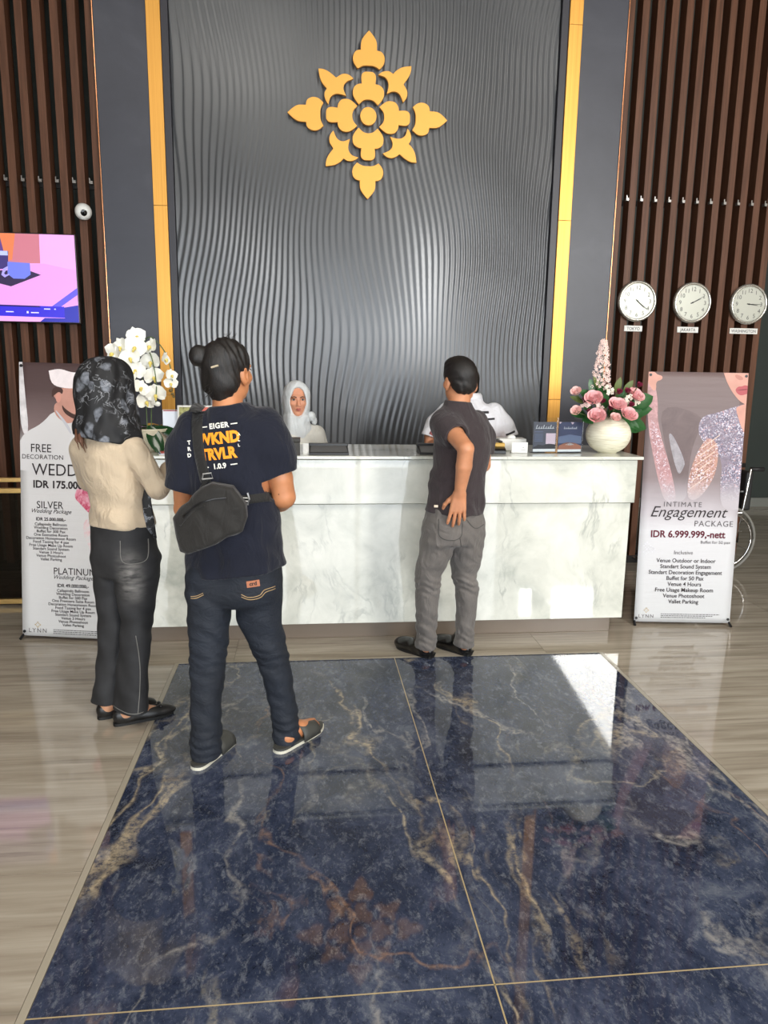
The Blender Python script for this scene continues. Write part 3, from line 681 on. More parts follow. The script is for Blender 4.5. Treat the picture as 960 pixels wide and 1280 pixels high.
# right: engagement package
m_r = m_banner('engagement_banner_vinyl', [(0.0, (196, 198, 200)), (0.38, (202, 202, 206)), (0.46, (180, 174, 180)), (0.58, (130, 117, 119)), (0.8, (116, 102, 103)), (1.0, (112, 96, 95))])
br = banner((2.421, 4.325, 0.02), (-0.065, 0.0, -0.113), 'pink grey engagement package banner with sequinned dress photo standing right of counter', m_r)
def fade_print(name, rgb, var=0.0, scale=25, sequin=None):
    t = NT(name); p = t.obj(); z = t.n('ShaderNodeSeparateXYZ', {0: p}).outputs[2]
    c = lin(rgb)
    if var:
        n = t.noise(p, scale, 5, 0.65, 0.6)
        c = t.ramp(n, [(0.3, tuple(v * (1 - var) for v in c[:3]) + (1,)), (0.7, tuple(min(1, v * (1 + var)) for v in c[:3]) + (1,))])
    if sequin:
        vo = t.n('ShaderNodeTexVoronoi', {'Vector': p, 'Scale': 150.0}).outputs['Color']; s_ = t.n('ShaderNodeSeparateColor', {0: vo}).outputs[0]
        thr = t.ramp(t.noise(p, 9, 4, 0.6), [(0.35, (0, 0, 0)), (0.6, (255, 255, 255))])
        sp_ = t.ramp(s_, [(0.0, sequin[0]), (0.4, sequin[1]), (0.72, (214, 210, 222)), (0.9, (190, 152, 154))], 'CONSTANT')
        c = t.mix(t.math('MULTIPLY', thr, 0.9), c, sp_)
    f = t.n('ShaderNodeMapRange', {0: z, 1: 0.76, 2: 0.98, 3: 1.0, 4: 0.0}, interpolation_type='SMOOTHSTEP').outputs[0]
    t.set(Base_Color=t.mix(f, c, lin((178, 172, 178))), Roughness=0.45); t.b.inputs['Specular IOR Level'].default_value = 0.22
    return t.m
M_SEQ = fade_print('sequin_print', (128, 118, 132), 0.25, 25, ((104, 98, 116), (146, 140, 160)))
M_SEQ1 = fade_print('sleeve_sequin_print', (176, 136, 138), 0.25, 25, ((150, 112, 118), (178, 144, 150)))
M_SKINP = vinyl('skin_print', (196, 146, 132), var=(9, 0.10)); M_LIPP = vinyl('lip_print', (168, 80, 86)); M_ROSEPR = fade_print('rose_sleeve_print', (176, 138, 140), 0.3)
M_DKPR = fade_print('dark_mauve_print', (106, 92, 93), 0.16, 8); M_SHP = fade_print('grey_cloth_print', (148, 144, 150), 0.25); M_LACE = fade_print('lace_hand_print', (178, 136, 122), 0.35, 45, ((140, 104, 96), (186, 150, 140)))
patch(br, [(-0.238, 1.41), (0.055, 1.341), (0.021, 1.219), (-0.014, 1.11), (-0.024, 0.919), (-0.024, 0.79), (-0.12, 0.79), (-0.113, 0.919), (-0.181, 1.137)], M_DKPR, -0.0051)
patch(br, [(-0.31, 1.6), (-0.274, 1.559), (-0.24, 1.41), (-0.238, 1.301), (-0.196, 1.164), (-0.147, 1.028), (-0.105, 0.892), (-0.086, 0.78), (-0.16, 0.78), (-0.209, 0.919), (-0.253, 1.083), (-0.289, 1.232), (-0.31, 1.41)], M_ROSEPR, -0.0053, sharp=(0, 12))
patch(br, [(-0.293, 1.301), (-0.242, 1.294), (-0.198, 1.151), (-0.149, 1.014), (-0.108, 0.878), (-0.093, 0.78), (-0.14, 0.78), (-0.195, 0.919), (-0.247, 1.096)], M_SEQ1, -0.0056)
patch(br, [(-0.165, 1.226), (-0.13, 1.205), (-0.045, 1.042), (-0.056, 1.001), (-0.081, 0.953), (-0.113, 1.028), (-0.146, 1.137)], M_SHP, -0.0056)
patch(br, [(0.028, 1.328), (0.15, 1.355), (0.23, 1.389), (0.31, 1.41), (0.31, 1.232), (0.31, 0.742), (0.199, 0.742), (0.182, 0.919), (0.189, 1.028), (0.15, 1.11), (0.065, 1.164), (0.021, 1.219)], M_SEQ, -0.0053, sharp=(3, 5))
patch(br, [(0.083, 1.205), (0.147, 1.164), (0.159, 1.083), (0.151, 0.974), (0.109, 0.878), (0.043, 0.80), (-0.011, 0.80), (-0.026, 0.878), (-0.008, 1.001), (0.027, 1.11)], M_LACE, -0.0056)
for k in range(6):
    xa, za = -0.012 + 0.012 * k, 0.87 + 0.052 * k
    patch(br, [(xa, za), (xa + 0.11, za + 0.085), (xa + 0.112, za + 0.081), (xa + 0.002, za - 0.004)], fade_print('thread_print', (214, 190, 176)) if k == 0 else bpy.data.materials['thread_print'], -0.006, 0)
patch(br, [(0.244, 1.389), (0.31, 1.41), (0.31, 1.232), (0.285, 1.273), (0.26, 1.341)], M_SKINP, -0.0056, sharp=(1, 2))
patch(br, [(0.156, 1.598), (0.31, 1.598), (0.31, 1.403), (0.269, 1.423), (0.218, 1.478), (0.18, 1.539)], M_SKINP, -0.0058, sharp=(0, 1, 2))
patch(br, [(0.231, 1.491), (0.25, 1.516), (0.275, 1.516), (0.291, 1.525), (0.31, 1.521), (0.31, 1.471), (0.267, 1.457)], M_LIPP, -0.0062, sharp=(4, 5))
patch(br, [(0.235, 1.491), (0.275, 1.499), (0.31, 1.502), (0.31, 1.496), (0.275, 1.492)], vinyl('lip_line_print', (122, 50, 58)), -0.0065, 1)
patch(br, [(0.232, 1.592), (0.27, 1.578), (0.282, 1.56), (0.262, 1.553), (0.24, 1.562), (0.226, 1.578)], vinyl('nose_shade_print', (178, 124, 112)), -0.0062)
patch(br, [(-0.31, 1.598), (-0.27, 1.598), (-0.258, 1.582), (-0.222, 1.574), (-0.224, 1.551), (-0.262, 1.539), (-0.256, 1.491), (-0.276, 1.478), (-0.31, 1.532)], M_SKINP, -0.0058, sharp=(0, 8))
line(br, 'INTIMATE', 0.046, -0.045, 0.755, T_GREY, spacing=1.25)
line(br, 'Engagement', 0.098, -0.01, 0.69, T_INK, shear=0.35, xscale=1.02)
line(br, 'PACKAGE', 0.052, 0.285, 0.632, T_GREY, align='RIGHT', spacing=1.12)
line(br, 'IDR 6.999.999,-nett', 0.062, 0.0, 0.558, T_MAR, bold=0.0016, xscale=0.96)
line(br, 'Buffet for 50 pax', 0.028, 0.275, 0.52, T_GREY, align='RIGHT')
line(br, 'Inclusive', 0.036, -0.02, 0.448, T_GREY)
for k, t_ in enumerate(['Venue Outdoor or Indoor', 'Standart Sound System', 'Standart Decoration Engagement', 'Buffet for 50 Pax', 'Venue 4 Hours', 'Free Usage Makeup Room', 'Venue Photoshoot', 'Vallet Parking']):
    line(br, t_, 0.037, 0.0, 0.395 - 0.0385 * k, T_INK, bold=0.0004, xscale=0.95)
star(br, -0.235, 0.077, 0.018, T_GOLD); line(br, 'LYNN', 0.032, -0.235, 0.028, T_GREY, spacing=1.3)
smallprint(br, -0.14, 0.052, 0.38, 3)
for x, z, s_ in ((-0.255, 0.50, 0.03), (-0.22, 0.478, 0.022), (-0.26, 0.46, 0.02)):
    star(br, x, z, s_, vinyl('pale_flower_print', (208, 208, 214)))
# left: wedding package
m_l = m_banner('wedding_banner_vinyl', [(0.0, (214, 214, 214)), (0.62, (216, 214, 214)), (0.70, (212, 206, 206)), (0.76, (130, 112, 112)), (0.9, (86, 70, 70)), (1.0, (78, 62, 62))])
bl = banner((-1.375, 4.295, 0.02), (-0.10, 0.012, -0.163), 'white wedding package banner with photo of man in white cap left of counter', m_l)
M_WP = vinyl('white_cloth_print', (216, 214, 215)); M_CAPP = vinyl('white_cap_print', (232, 222, 224), var=(30, 0.06)); M_BEARD = vinyl('beard_print', (74, 54, 50))
patch(bl, [(-0.31, 1.15), (-0.28, 1.20), (-0.18, 1.25), (-0.10, 1.34), (0.0, 1.28), (0.16, 1.25), (0.24, 1.18), (0.31, 1.10), (0.31, 0.98), (-0.31, 0.98)], M_WP, sharp=(0, 7, 8, 9))
patch(bl, [(-0.10, 1.39), (-0.11, 1.31), (-0.03, 1.25), (0.03, 1.28), (0.04, 1.36)], M_SKINP, -0.0053)
patch(bl, [(-0.11, 1.46), (0.08, 1.46), (0.105, 1.40), (0.118, 1.37), (0.10, 1.355), (0.10, 1.33), (0.075, 1.295), (0.02, 1.285), (-0.045, 1.33), (-0.075, 1.38), (-0.11, 1.41)], M_SKINP, -0.0056)
patch(bl, [(-0.062, 1.37), (-0.04, 1.34), (0.02, 1.305), (0.07, 1.315), (0.095, 1.335), (0.085, 1.30), (0.04, 1.28), (0.0, 1.288), (-0.05, 1.32)], M_BEARD, -0.0058)
patch(bl, [(-0.115, 1.465), (-0.05, 1.46), (-0.055, 1.42), (-0.075, 1.44), (-0.10, 1.42), (-0.12, 1.40)], M_BEARD, -0.0058)
patch(bl, [(0.03, 1.425), (0.085, 1.42), (0.086, 1.413), (0.032, 1.415)], M_BEARD, -0.0059)
patch(bl, [(-0.092, 1.428), (-0.07, 1.43), (-0.062, 1.395), (-0.08, 1.37), (-0.096, 1.39)], vinyl('ear_print', (210, 150, 136)), -0.006)
patch(bl, [(-0.135, 1.555), (-0.12, 1.475), (-0.03, 1.455), (0.09, 1.465), (0.12, 1.50), (0.125, 1.56), (0.06, 1.55), (0.0, 1.548), (-0.07, 1.57)], M_CAPP, -0.0062, sharp=(0,))
patch(bl, [(-0.10, 1.33), (-0.09, 1.33), (-0.02, 1.25), (0.0, 1.20), (-0.012, 1.20), (-0.05, 1.26)], vinyl('collar_shade_print', (196, 196, 204)), -0.0056)
patch(bl, [(-0.31, 1.6), (-0.29, 1.6), (-0.275, 1.4), (-0.255, 1.2), (-0.29, 1.18), (-0.31, 1.3)], vinyl('silver_curtain_print', (206, 202, 204), var=(12, 0.3)), -0.0052, sharp=(0, 1))
def splash(name, c1, c2, lo):
    t = NT(name); n = t.noise(t.obj(), 13, 6, 0.65, 1.2)
    t.set(Base_Color=t.ramp(n, [(lo, (216, 214, 214)), (lo + 0.1, c2), (lo + 0.24, c1)]), Roughness=0.45); t.b.inputs['Specular IOR Level'].default_value = 0.22
    return t.m
M_SPL = splash('pink_splash_print', (190, 66, 96), (222, 150, 168), 0.36); M_SPL2 = splash('pale_splash_print', (216, 160, 168), (226, 204, 206), 0.42)
patch(bl, [(0.0, 0.84), (0.06, 0.93), (0.16, 0.97), (0.27, 0.95), (0.31, 0.9), (0.31, 0.66), (0.26, 0.62), (0.22, 0.72), (0.14, 0.70), (0.06, 0.78)], M_SPL, -0.0052, sharp=(4, 5))
patch(bl, [(0.07, 0.72), (0.2, 0.71), (0.19, 0.6), (0.17, 0.48), (0.14, 0.42), (0.11, 0.52), (0.06, 0.62)], M_SPL2, -0.0054)
line(bl, 'FREE', 0.068, -0.185, 1.088, T_INK, xscale=0.9); line(bl, 'DECORATION', 0.037, -0.175, 1.048, T_INK, spacing=1.05)
line(bl, 'WEDDING', 0.098, -0.24, 0.955, T_INK, align='LEFT', xscale=0.92)
line(bl, 'IDR 175.000,', 0.060, -0.235, 0.882, T_INK, align='LEFT', bold=0.0018, xscale=0.97); line(bl, '/pax', 0.056, 0.135, 0.882, T_PINK, align='LEFT')
line(bl, 'minimum pax', 0.028, 0.06, 0.855, T_PINK, align='LEFT', bold=0.0006)
line(bl, 'SILVER', 0.060, -0.135, 0.762, T_INK, xscale=0.92); line(bl, 'Wedding Package', 0.034, -0.13, 0.735, T_INK, shear=0.4)
lns = ['Callapindo Ballroom', 'Wedding Decoration', 'Buffet for 300 Pax', 'One Executive Room', 'Decoration Honeymoon Room', 'Food Tasting for 4 pax', 'Free Usage Make Up Room', 'Standart Sound System', 'Venue 3 Hours', 'Venue Photoshoot', 'Vallet Parking']
line(bl, 'IDR 25.000.000,-', 0.026, -0.13, 0.690, T_INK, bold=0.0006)
for k, t_ in enumerate(lns): line(bl, t_, 0.0235, -0.13, 0.661 - 0.0206 * k, T_INK, bold=0.0002)
line(bl, 'PLATINUM', 0.058, 0.01, 0.375, T_INK, xscale=0.92); line(bl, 'Wedding Package', 0.034, 0.0, 0.348, T_INK, shear=0.4)
line(bl, 'IDR 49.000.000,-', 0.028, 0.0, 0.300, T_INK, bold=0.0006)
lns[2] = 'Buffet for 500 Pax'; lns[3] = 'One Premiere Suite Room'
for k, t_ in enumerate(lns[:1] + lns[1:]): line(bl, t_, 0.0235, 0.0, 0.272 - 0.0206 * k, T_INK, bold=0.0002)
star(bl, -0.215, 0.068, 0.02, T_GOLD); line(bl, 'LYNN', 0.036, -0.215, 0.022, T_GREY, spacing=1.3)
smallprint(bl, -0.12, 0.040, 0.40, 3)
# ------------------------------------------------------------------ television
tv = root('television', (-2.206, 5.80, 1.9045), label='wide flat television on slats left of feature wall', cat='television')
TW, TH = 1.112, 0.626
MB().box((-TW / 2, -0.02, 0), (TW / 2, 0.055, TH)).build('housing', M_BLACK, tv, bevel=0.004)
def em(name, rgb, s=0.55):
    return mat(name, rgb, 0.3, emit=s)
def scr(pts, m, y): 
    # u 0..1 over the right half of the screen, v 0 at the top
    w2 = TW / 2 - 0.008; hh = TH - 0.016
    MB().prism([((u * w2), 0.008 + (1 - v) * hh) for u, v in pts], y, y + 0.0004).build('screen_image', m, tv)
scr([(-1, 0), (1, 0), (1, 1), (-1, 1)], em('scr_lilac', (226, 158, 222)), -0.0208)
scr([(-1, 0), (0.56, 0), (0.55, 0.33), (-1, 0.36)], em('scr_dusty', (186, 112, 128)), -0.0214)
scr([(0.06, 0), (0.26, 0), (0.2, 0.3), (0.12, 0.3)], em('scr_orange', (208, 118, 78)), -0.022)
scr([(-1, 0), (0.08, 0), (0.13, 0.25), (0.13, 0.36), (-1, 0.4)], em('scr_violet', (92, 62, 128)), -0.0217)
scr([(-1, 0.42), (0.2, 0.36), (0.6, 0.33), (1, 0.40), (1, 0.86), (-1, 0.86)], em('scr_pink_table', (214, 146, 216)), -0.0224)
scr([(-0.3, 0.5), (0.16, 0.60), (0.55, 0.46), (0.42, 0.42), (-0.2, 0.42)], em('scr_tray', (44, 34, 66), 0.7), -0.0228)
scr([(0.14, 0.32), (0.42, 0.33), (0.42, 0.46), (0.34, 0.51), (0.2, 0.51), (0.13, 0.46)], em('scr_mug', (104, 116, 214)), -0.0236)
scr([(0.14, 0.37), (0.08, 0.40), (0.05, 0.47), (0.09, 0.5), (0.15, 0.47), (0.15, 0.455), (0.10, 0.47), (0.085, 0.45), (0.14, 0.395)], em('scr_handle', (160, 150, 230)), -0.0238)
scr([(-0.2, 0.19), (0.16, 0.20), (0.14, 0.40), (-0.2, 0.42)], em('scr_kettle', (60, 50, 110)), -0.0232)
scr([(0.02, 0.20), (0.15, 0.20), (0.15, 0.25), (0.02, 0.25)], em('scr_kettle_top', (170, 180, 235)), -0.0236)
scr([(1, 0.60), (1, 0.68), (0.78, 0.82), (0.66, 0.82)], em('scr_blue_edge', (92, 84, 226)), -0.0228)
scr([(-1, 0.80), (0.82, 0.82), (0.82, 0.95), (-1, 0.93)], em('scr_bar', (50, 40, 196)), -0.024)
scr([(-1, 0.80), (0.5, 0.817), (0.52, 0.833), (-1, 0.82)], em('scr_bar_line', (26, 18, 92)), -0.0244)
scr([(0.82, 0.83), (1, 0.80), (1, 1), (0.5, 1), (0.56, 0.955), (0.82, 0.955)], em('scr_navy', (40, 44, 160)), -0.0236)
for u, w_, v in ((0.12, 0.1, 0.885), (0.44, 0.1, 0.89), (0.6, 0.08, 0.845), (0.7, 0.02, 0.845)):
    scr([(u - w_ / 2, v), (u + w_ / 2, v), (u + w_ / 2, v + 0.012), (u - w_ / 2, v + 0.012)], em('scr_text', (210, 205, 250)), -0.0246)
scr([(0.335, 0.88), (0.36, 0.88), (0.36, 0.905), (0.335, 0.905)], em('scr_text', (210, 205, 250)), -0.0246)
MB().box((-0.2, 0.055, 0.2), (0.2, 0.062, 0.45)).build('bracket', M_BLACK, tv)
# ------------------------------------------------------------------ security camera
cm = root('security_camera', (-1.6098, SY, 2.712), (0.35, 0, 0.35), 'white dome security camera on slats above television', 'camera')
cyl = Matrix.Rotation(math.pi / 2, 4, 'X')
MB().lathe([(0, 0), (0.05, 0), (0.05, 0.03), (0, 0.03)], (0, 0, 0), 24, M=cyl).build('mount', M_WHITE, cm, smooth=False)
MB().lathe([(0.04, 0.02), (0.056, 0.035), (0.058, 0.07), (0.046, 0.095), (0.03, 0.10), (0.0, 0.10)], (0, 0, 0), 24, M=cyl).build('body', M_WHITE, cm, smooth=True)
MB().lathe([(0.0, 0.104), (0.018, 0.102), (0.027, 0.098), (0.027, 0.09)], (0, 0, 0), 20, M=cyl).build('lens', mat('black_lens', (8, 8, 10), 0.08), cm, smooth=True)
# ------------------------------------------------------------------ clocks
M_RIM = mat('silver_clock_rim', (196, 194, 186), 0.22, 0.75); M_HAND = mat('black_hand', (28, 28, 30), 0.4)
def m_dial():
    t = NT('brushed_clock_dial'); t.set(Base_Color=lin((188, 190, 180)), Roughness=0.32, Metallic=0.35); return t.m
M_DIAL = m_dial(); M_NUM = mat('clock_numeral', (70, 70, 72), 0.5)
def clock(x, z, place, hour, minute, lab, lw):
    r = root('wall_clock', (x, SY - 0.001, z), (0, 0, 0), lab, 'clock', 'world time clocks on the slats')
    MB().lathe([(0.0, 0), (0.15, 0), (0.16, 0.012), (0.16, 0.03), (0.152, 0.044), (0.141, 0.046), (0.136, 0.034)], (0, 0, 0), 48, M=cyl).build('rim', M_RIM, r, smooth=True)
    MB().lathe([(0.0, 0.033), (0.138, 0.033)], (0, 0, 0), 48, M=cyl).build('dial', M_DIAL, r)
    for k in range(1, 13):
        a = k * math.pi / 6
        lettering(str(k), 0.046, M_NUM, r, (0.105 * math.sin(a), -0.0345, 0.105 * math.cos(a) - 0.016), name='numeral', font_res=2)
    tk = MB()
    for k in range(60):
        if k % 5: tk.box((-0.0008, -0.0342, 0.127), (0.0008, -0.0335, 0.133), M=Matrix.Rotation(k * math.pi / 30, 4, 'Y'))
    tag(tk.build('minute_marks', M_NUM, r), kind='stuff')
    for nm, a, L, w_ in (('hour_hand', (hour % 12 + minute / 60) * math.pi / 6, 0.075, 0.0035), ('minute_hand', minute * math.pi / 30, 0.11, 0.0022)):
        MB().prism([(-w_, -0.018), (w_, -0.018), (w_ * 0.5, L), (-w_ * 0.5, L)], -0.038, -0.0365, M=Matrix.Rotation(a, 4, 'Y')).build(nm, M_HAND, r)
    MB().lathe([(0, 0.040), (0.006, 0.039), (0.006, 0.034)], (0, 0, 0), 12, M=cyl).build('hub', M_HAND, r)
    p = root('name_plate', (x - 0.005, SY - 0.0005, z - 0.211), (0, 0, 0), 'small white name plate reading ' + place + ' under its clock', 'sign', 'clock name plates')
    MB().box((-lw / 2, -0.006, -0.022), (lw / 2, 0, 0.022)).build('plate', M_WHITE, p)
    lettering(place, 0.034, M_NUM, p, (0, -0.0066, -0.012), bold=0.0005, xscale=0.92)
clock(2.6346, 2.1715, 'TOKYO', 4, 21, 'silver wall clock above plate reading TOKYO, hands near four', 0.15)
clock(3.0976, 2.1705, 'JAKARTA', 2, 10, 'silver wall clock above plate reading JAKARTA, hands near two', 0.178)
clock(3.579, 2.1695, 'WASHINGTON', 3, 15, 'silver wall clock above plate reading WASHINGTON, hands near three', 0.24)
# ------------------------------------------------------------------ low barrier at the left
M_RAILG = mat('brushed_gold_rail', (214, 178, 112), 0.3, 0.8)
M_SMOKE = sheet_mat('smoked_glass', (0.45, 0.44, 0.42, 1))
rl = root('glass_barrier', (-2.4, 5.0, 0), label='low gold railed glass barrier left of wedding banner', cat='barrier')
for z0, z1 in ((0.846, 0.873), (0.772, 0.804), (0.015, 0.048)):
    MB().box((-1.2, -0.02, z0), (1.0, 0.02, z1)).build('rail', M_RAILG, rl, bevel=0.002)
for x in (-1.2, 0.97): MB().box((x, -0.018, 0), (x + 0.03, 0.018, 0.872)).build('post', M_RAILG, rl, bevel=0.002)
MB().box((-1.17, -0.004, 0.05), (0.97, 0.004, 0.77)).build('glass_pane', M_SMOKE, rl)
# ------------------------------------------------------------------ wheelchair behind the right banner
wc = root('wheelchair', (3.36, 5.66, 0), label='folded black wheelchair with chrome wheels behind engagement banner', cat='wheelchair')
M_CHR = mat('chrome_tube', (200, 200, 200), 0.15, 1.0); M_TYRE = mat('grey_tyre', (120, 118, 112), 0.6); M_SEAT = mat('black_nylon', (26, 26, 28), 0.6)
def ring(b, c, R, r, n=36, k=8):
    b.tube([(c[0] + R * math.cos(2 * math.pi * i / n), c[1], c[2] + R * math.sin(2 * math.pi * i / n)) for i in range(n + 1)], r, k)
for sy in (-0.13, 0.13):
    b = MB(); ring(b, (0.02, sy, 0.285), 0.272, 0.0125); wh = b.build('tyre', M_TYRE, wc, smooth=True)
    b = MB(); ring(b, (0.02, sy - 0.03, 0.285), 0.225, 0.008); b.build('hand_rim', M_CHR, wh, smooth=True)
    for q in range(16):
        a = q * math.pi / 8; MB().tube([(0.02, sy, 0.285), (0.02 + 0.265 * math.cos(a), sy, 0.285 + 0.265 * math.sin(a))], 0.002, 4).build('spoke', M_CHR, wh)
    MB().lathe([(0, -0.03), (0.03, -0.03), (0.03, 0.03), (0, 0.03)], (0, 0, 0), 12, M=Matrix.Translation((0.02, sy, 0.285)) @ cyl).build('hub', M_CHR, wh)
    b = MB(); ring(b, (-0.42, sy, 0.08), 0.07, 0.014, 20); b.build('caster', M_TYRE, wc, smooth=True)
    MB().tube([(-0.42, sy, 0.08), (-0.40, sy, 0.2), (-0.40, sy, 0.5)], 0.011, 8).tube([(-0.45, sy, 0.5), (0.16, sy, 0.5), (0.17, sy, 0.55), (0.2, sy, 0.86), (0.28, sy, 0.86)], 0.012, 8).tube([(-0.40, sy, 0.24), (0.15, sy, 0.26), (0.16, sy, 0.5)], 0.011, 8).tube([(0.15, sy, 0.68), (-0.2, sy, 0.68), (-0.2, sy, 0.5)], 0.011, 8).build('side_frame', M_CHR, wc, smooth=True)
    MB().tube([(0.2, sy, 0.86), (0.31, sy, 0.86)], 0.018, 8).build('grip', M_SEAT, wc, smooth=True)
MB().add([(-0.4, -0.13, 0.51), (0.14, -0.13, 0.51), (0.14, 0, 0.42), (-0.4, 0, 0.42), (-0.4, 0.13, 0.51), (0.14, 0.13, 0.51)], [(0, 1, 2, 3), (3, 2, 5, 4)]).build('seat', M_SEAT, wc)
MB().box((0.165, -0.14, 0.52), (0.23, 0.14, 0.84)).build('backrest', M_SEAT, wc, bevel=0.02)
MB().tube([(-0.2, -0.13, 0.26), (0, 0.13, 0.5)], 0.009, 6).tube([(-0.2, 0.13, 0.26), (0, -0.13, 0.5)], 0.009, 6).build('cross_brace', M_CHR, wc)
MB().tube([(-0.40, -0.08, 0.5), (-0.52, -0.08, 0.3), (-0.6, -0.08, 0.12)], 0.011, 8).box((-0.68, -0.12, 0.1), (-0.56, 0.0, 0.115)).build('footrest', M_CHR, wc)
# ------------------------------------------------------------------ people: a small distance-field modeller
class Vol:
    """sum of smoothly blended round shapes on a grid, turned into one closed surface"""
    def __init__(s, lo, hi, h):
        s.h = h; s.lo = np.array(lo, np.float32)
        s.ax = [np.arange(lo[i], hi[i] + h, h, dtype=np.float32) for i in range(3)]
        s.D = np.full([len(a) for a in s.ax], 0.3, np.float32)
    def reg(s, lo, hi, pad):
        sl = []
        for i in range(3):
            a = int(max(0, math.floor((lo[i] - pad - s.lo[i]) / s.h))); b = int(min(len(s.ax[i]), math.ceil((hi[i] + pad - s.lo[i]) / s.h) + 1))
            if b <= a: return None
            sl.append(slice(a, b))
        x = s.ax[0][sl[0]][:, None, None]; y = s.ax[1][sl[1]][None, :, None]; z = s.ax[2][sl[2]][None, None, :]
        return tuple(sl), x, y, z
    def put(s, lo, hi, fn, k=0.02, op='u'):
        r = s.reg(lo, hi, k + 3 * s.h)
        if r is None: return s
        sl, x, y, z = r; d = fn(x, y, z).astype(np.float32); D = s.D[sl]
        if op == 'u':
            if k > 0:
                hh = np.clip(0.5 + 0.5 * (D - d) / k, 0, 1); s.D[sl] = D * (1 - hh) + d * hh - k * hh * (1 - hh)
            else: s.D[sl] = np.minimum(D, d)
        else:
            d = -d
            if k > 0:
                hh = np.clip(0.5 - 0.5 * (D - d) / k, 0, 1); s.D[sl] = D * (1 - hh) + d * hh + k * hh * (1 - hh)
            else: s.D[sl] = np.maximum(D, d)
        return s
    def cap(s, a, b, ra, rb=None, k=0.02, op='u'):
        rb = ra if rb is None else rb
        a = np.array(a, float); b = np.array(b, float); ba = b - a; L = max(ba @ ba, 1e-9); m = max(ra, rb)
        def fn(x, y, z):
            px, py, pz = x - a[0], y - a[1], z - a[2]
            t = np.clip((px * ba[0] + py * ba[1] + pz * ba[2]) / L, 0, 1)
            return np.sqrt((px - t * ba[0]) ** 2 + (py - t * ba[1]) ** 2 + (pz - t * ba[2]) ** 2) - (ra + (rb - ra) * t)
        return s.put(np.minimum(a, b) - m, np.maximum(a, b) + m, fn, k, op)
    def chain(s, pts, rs, k=0.007):
        for i in range(len(pts) - 1): s.cap(pts[i], pts[i + 1], rs[i], rs[i + 1], k)
        return s
    def ell(s, c, r, R=None, k=0.02, op='u'):
        c = np.array(c, float); R = np.eye(3) if R is None else R; m = max(r)
        def fn(x, y, z):
            px, py, pz = x - c[0], y - c[1], z - c[2]
            q = [(px * R[0, i] + py * R[1, i] + pz * R[2, i]) / r[i] for i in range(3)]
            k0 = np.sqrt(q[0] ** 2 + q[1] ** 2 + q[2] ** 2)
            k1 = np.sqrt((q[0] / r[0]) ** 2 + (q[1] / r[1]) ** 2 + (q[2] / r[2]) ** 2) + 1e-6
            return k0 * (k0 - 1) / k1
        return s.put(c - m, c + m, fn, k, op)
    def loft(s, rows, ang=0.0, tilt=(0, 0), k=0.02, rnd=0.012, wr=None, op='u', e=2.3):
        """rows (z, cx, cy, rx, ry); ang turns the section; tilt lifts it with x / y; wr(theta, z) adds folds"""
        rows = sorted(rows); P = [Vector((*r[:3], 0)) for r in rows]
        arr = np.array(rows, float); zs = np.linspace(arr[0, 0], arr[-1, 0], 160)
        def interp(col):      # monotone smooth interpolation
            xs, ys = arr[:, 0], arr[:, col]; d = np.diff(ys) / np.maximum(np.diff(xs), 1e-6)
            m = np.zeros(len(xs)); m[0] = d[0]; m[-1] = d[-1]
            for i in range(1, len(xs) - 1): m[i] = 0 if d[i - 1] * d[i] <= 0 else 2 * d[i - 1] * d[i] / (d[i - 1] + d[i])
            i = np.clip(np.searchsorted(xs, zs, 'right') - 1, 0, len(xs) - 2); hgt = xs[i + 1] - xs[i]; t = (zs - xs[i]) / hgt
            return (2 * t ** 3 - 3 * t ** 2 + 1) * ys[i] + (t ** 3 - 2 * t ** 2 + t) * hgt * m[i] + (-2 * t ** 3 + 3 * t ** 2) * ys[i + 1] + (t ** 3 - t ** 2) * hgt * m[i + 1]
        CX, CY, RX, RY = [interp(c) for c in (1, 2, 3, 4)]
        mx, my = CX.mean(), CY.mean(); ca, sa = math.cos(ang), math.sin(ang); m = max(RX.max(), RY.max())
        ext = abs(tilt[0]) * m + abs(tilt[1]) * m
        lo = (CX.min() - m, CY.min() - m, zs[0] - ext); hi = (CX.max() + m, CY.max() + m, zs[-1] + ext)
        def fn(x, y, z):
            zz = z - tilt[0] * (x - mx) - tilt[1] * (y - my)
            g = lambda A: np.interp(zz, zs, A)
            px, py = x - g(CX), y - g(CY); rx, ry = g(RX), g(RY)
            u, v = px * ca + py * sa, -px * sa + py * ca
            U, V = np.abs(u) / rx, np.abs(v) / ry
            k0 = (U ** e + V ** e) ** (1 / e) + 1e-6
            k1 = np.sqrt((u / rx ** 2) ** 2 + (v / ry ** 2) ** 2) / np.maximum(np.sqrt((u / rx) ** 2 + (v / ry) ** 2), 1e-6) + 1e-6
            d = (k0 - 1) / np.maximum(k1, 1e-3)
            d = np.maximum(d, -np.minimum(rx, ry))
            if wr is not None: d = d - wr(np.arctan2(v, u), zz, u, v)
            c = np.maximum(zz - zs[-1], zs[0] - zz) + rnd
            dd = d + rnd
            return np.minimum(np.maximum(dd, c), 0) + np.sqrt(np.maximum(dd, 0) ** 2 + np.maximum(c, 0) ** 2) - rnd
        return s.put(lo, hi, fn, k, op)
    def plane_cut(s, p, n, k=0.004):      # removes the side the normal points to
        p = np.array(p, float); n = np.array(n, float); n /= np.linalg.norm(n)
        d = (p[0] - s.ax[0])[:, None, None] * n[0] + (p[1] - s.ax[1])[None, :, None] * n[1] + (p[2] - s.ax[2])[None, None, :] * n[2]
        s.D = np.maximum(s.D, -d.astype(np.float32)); return s
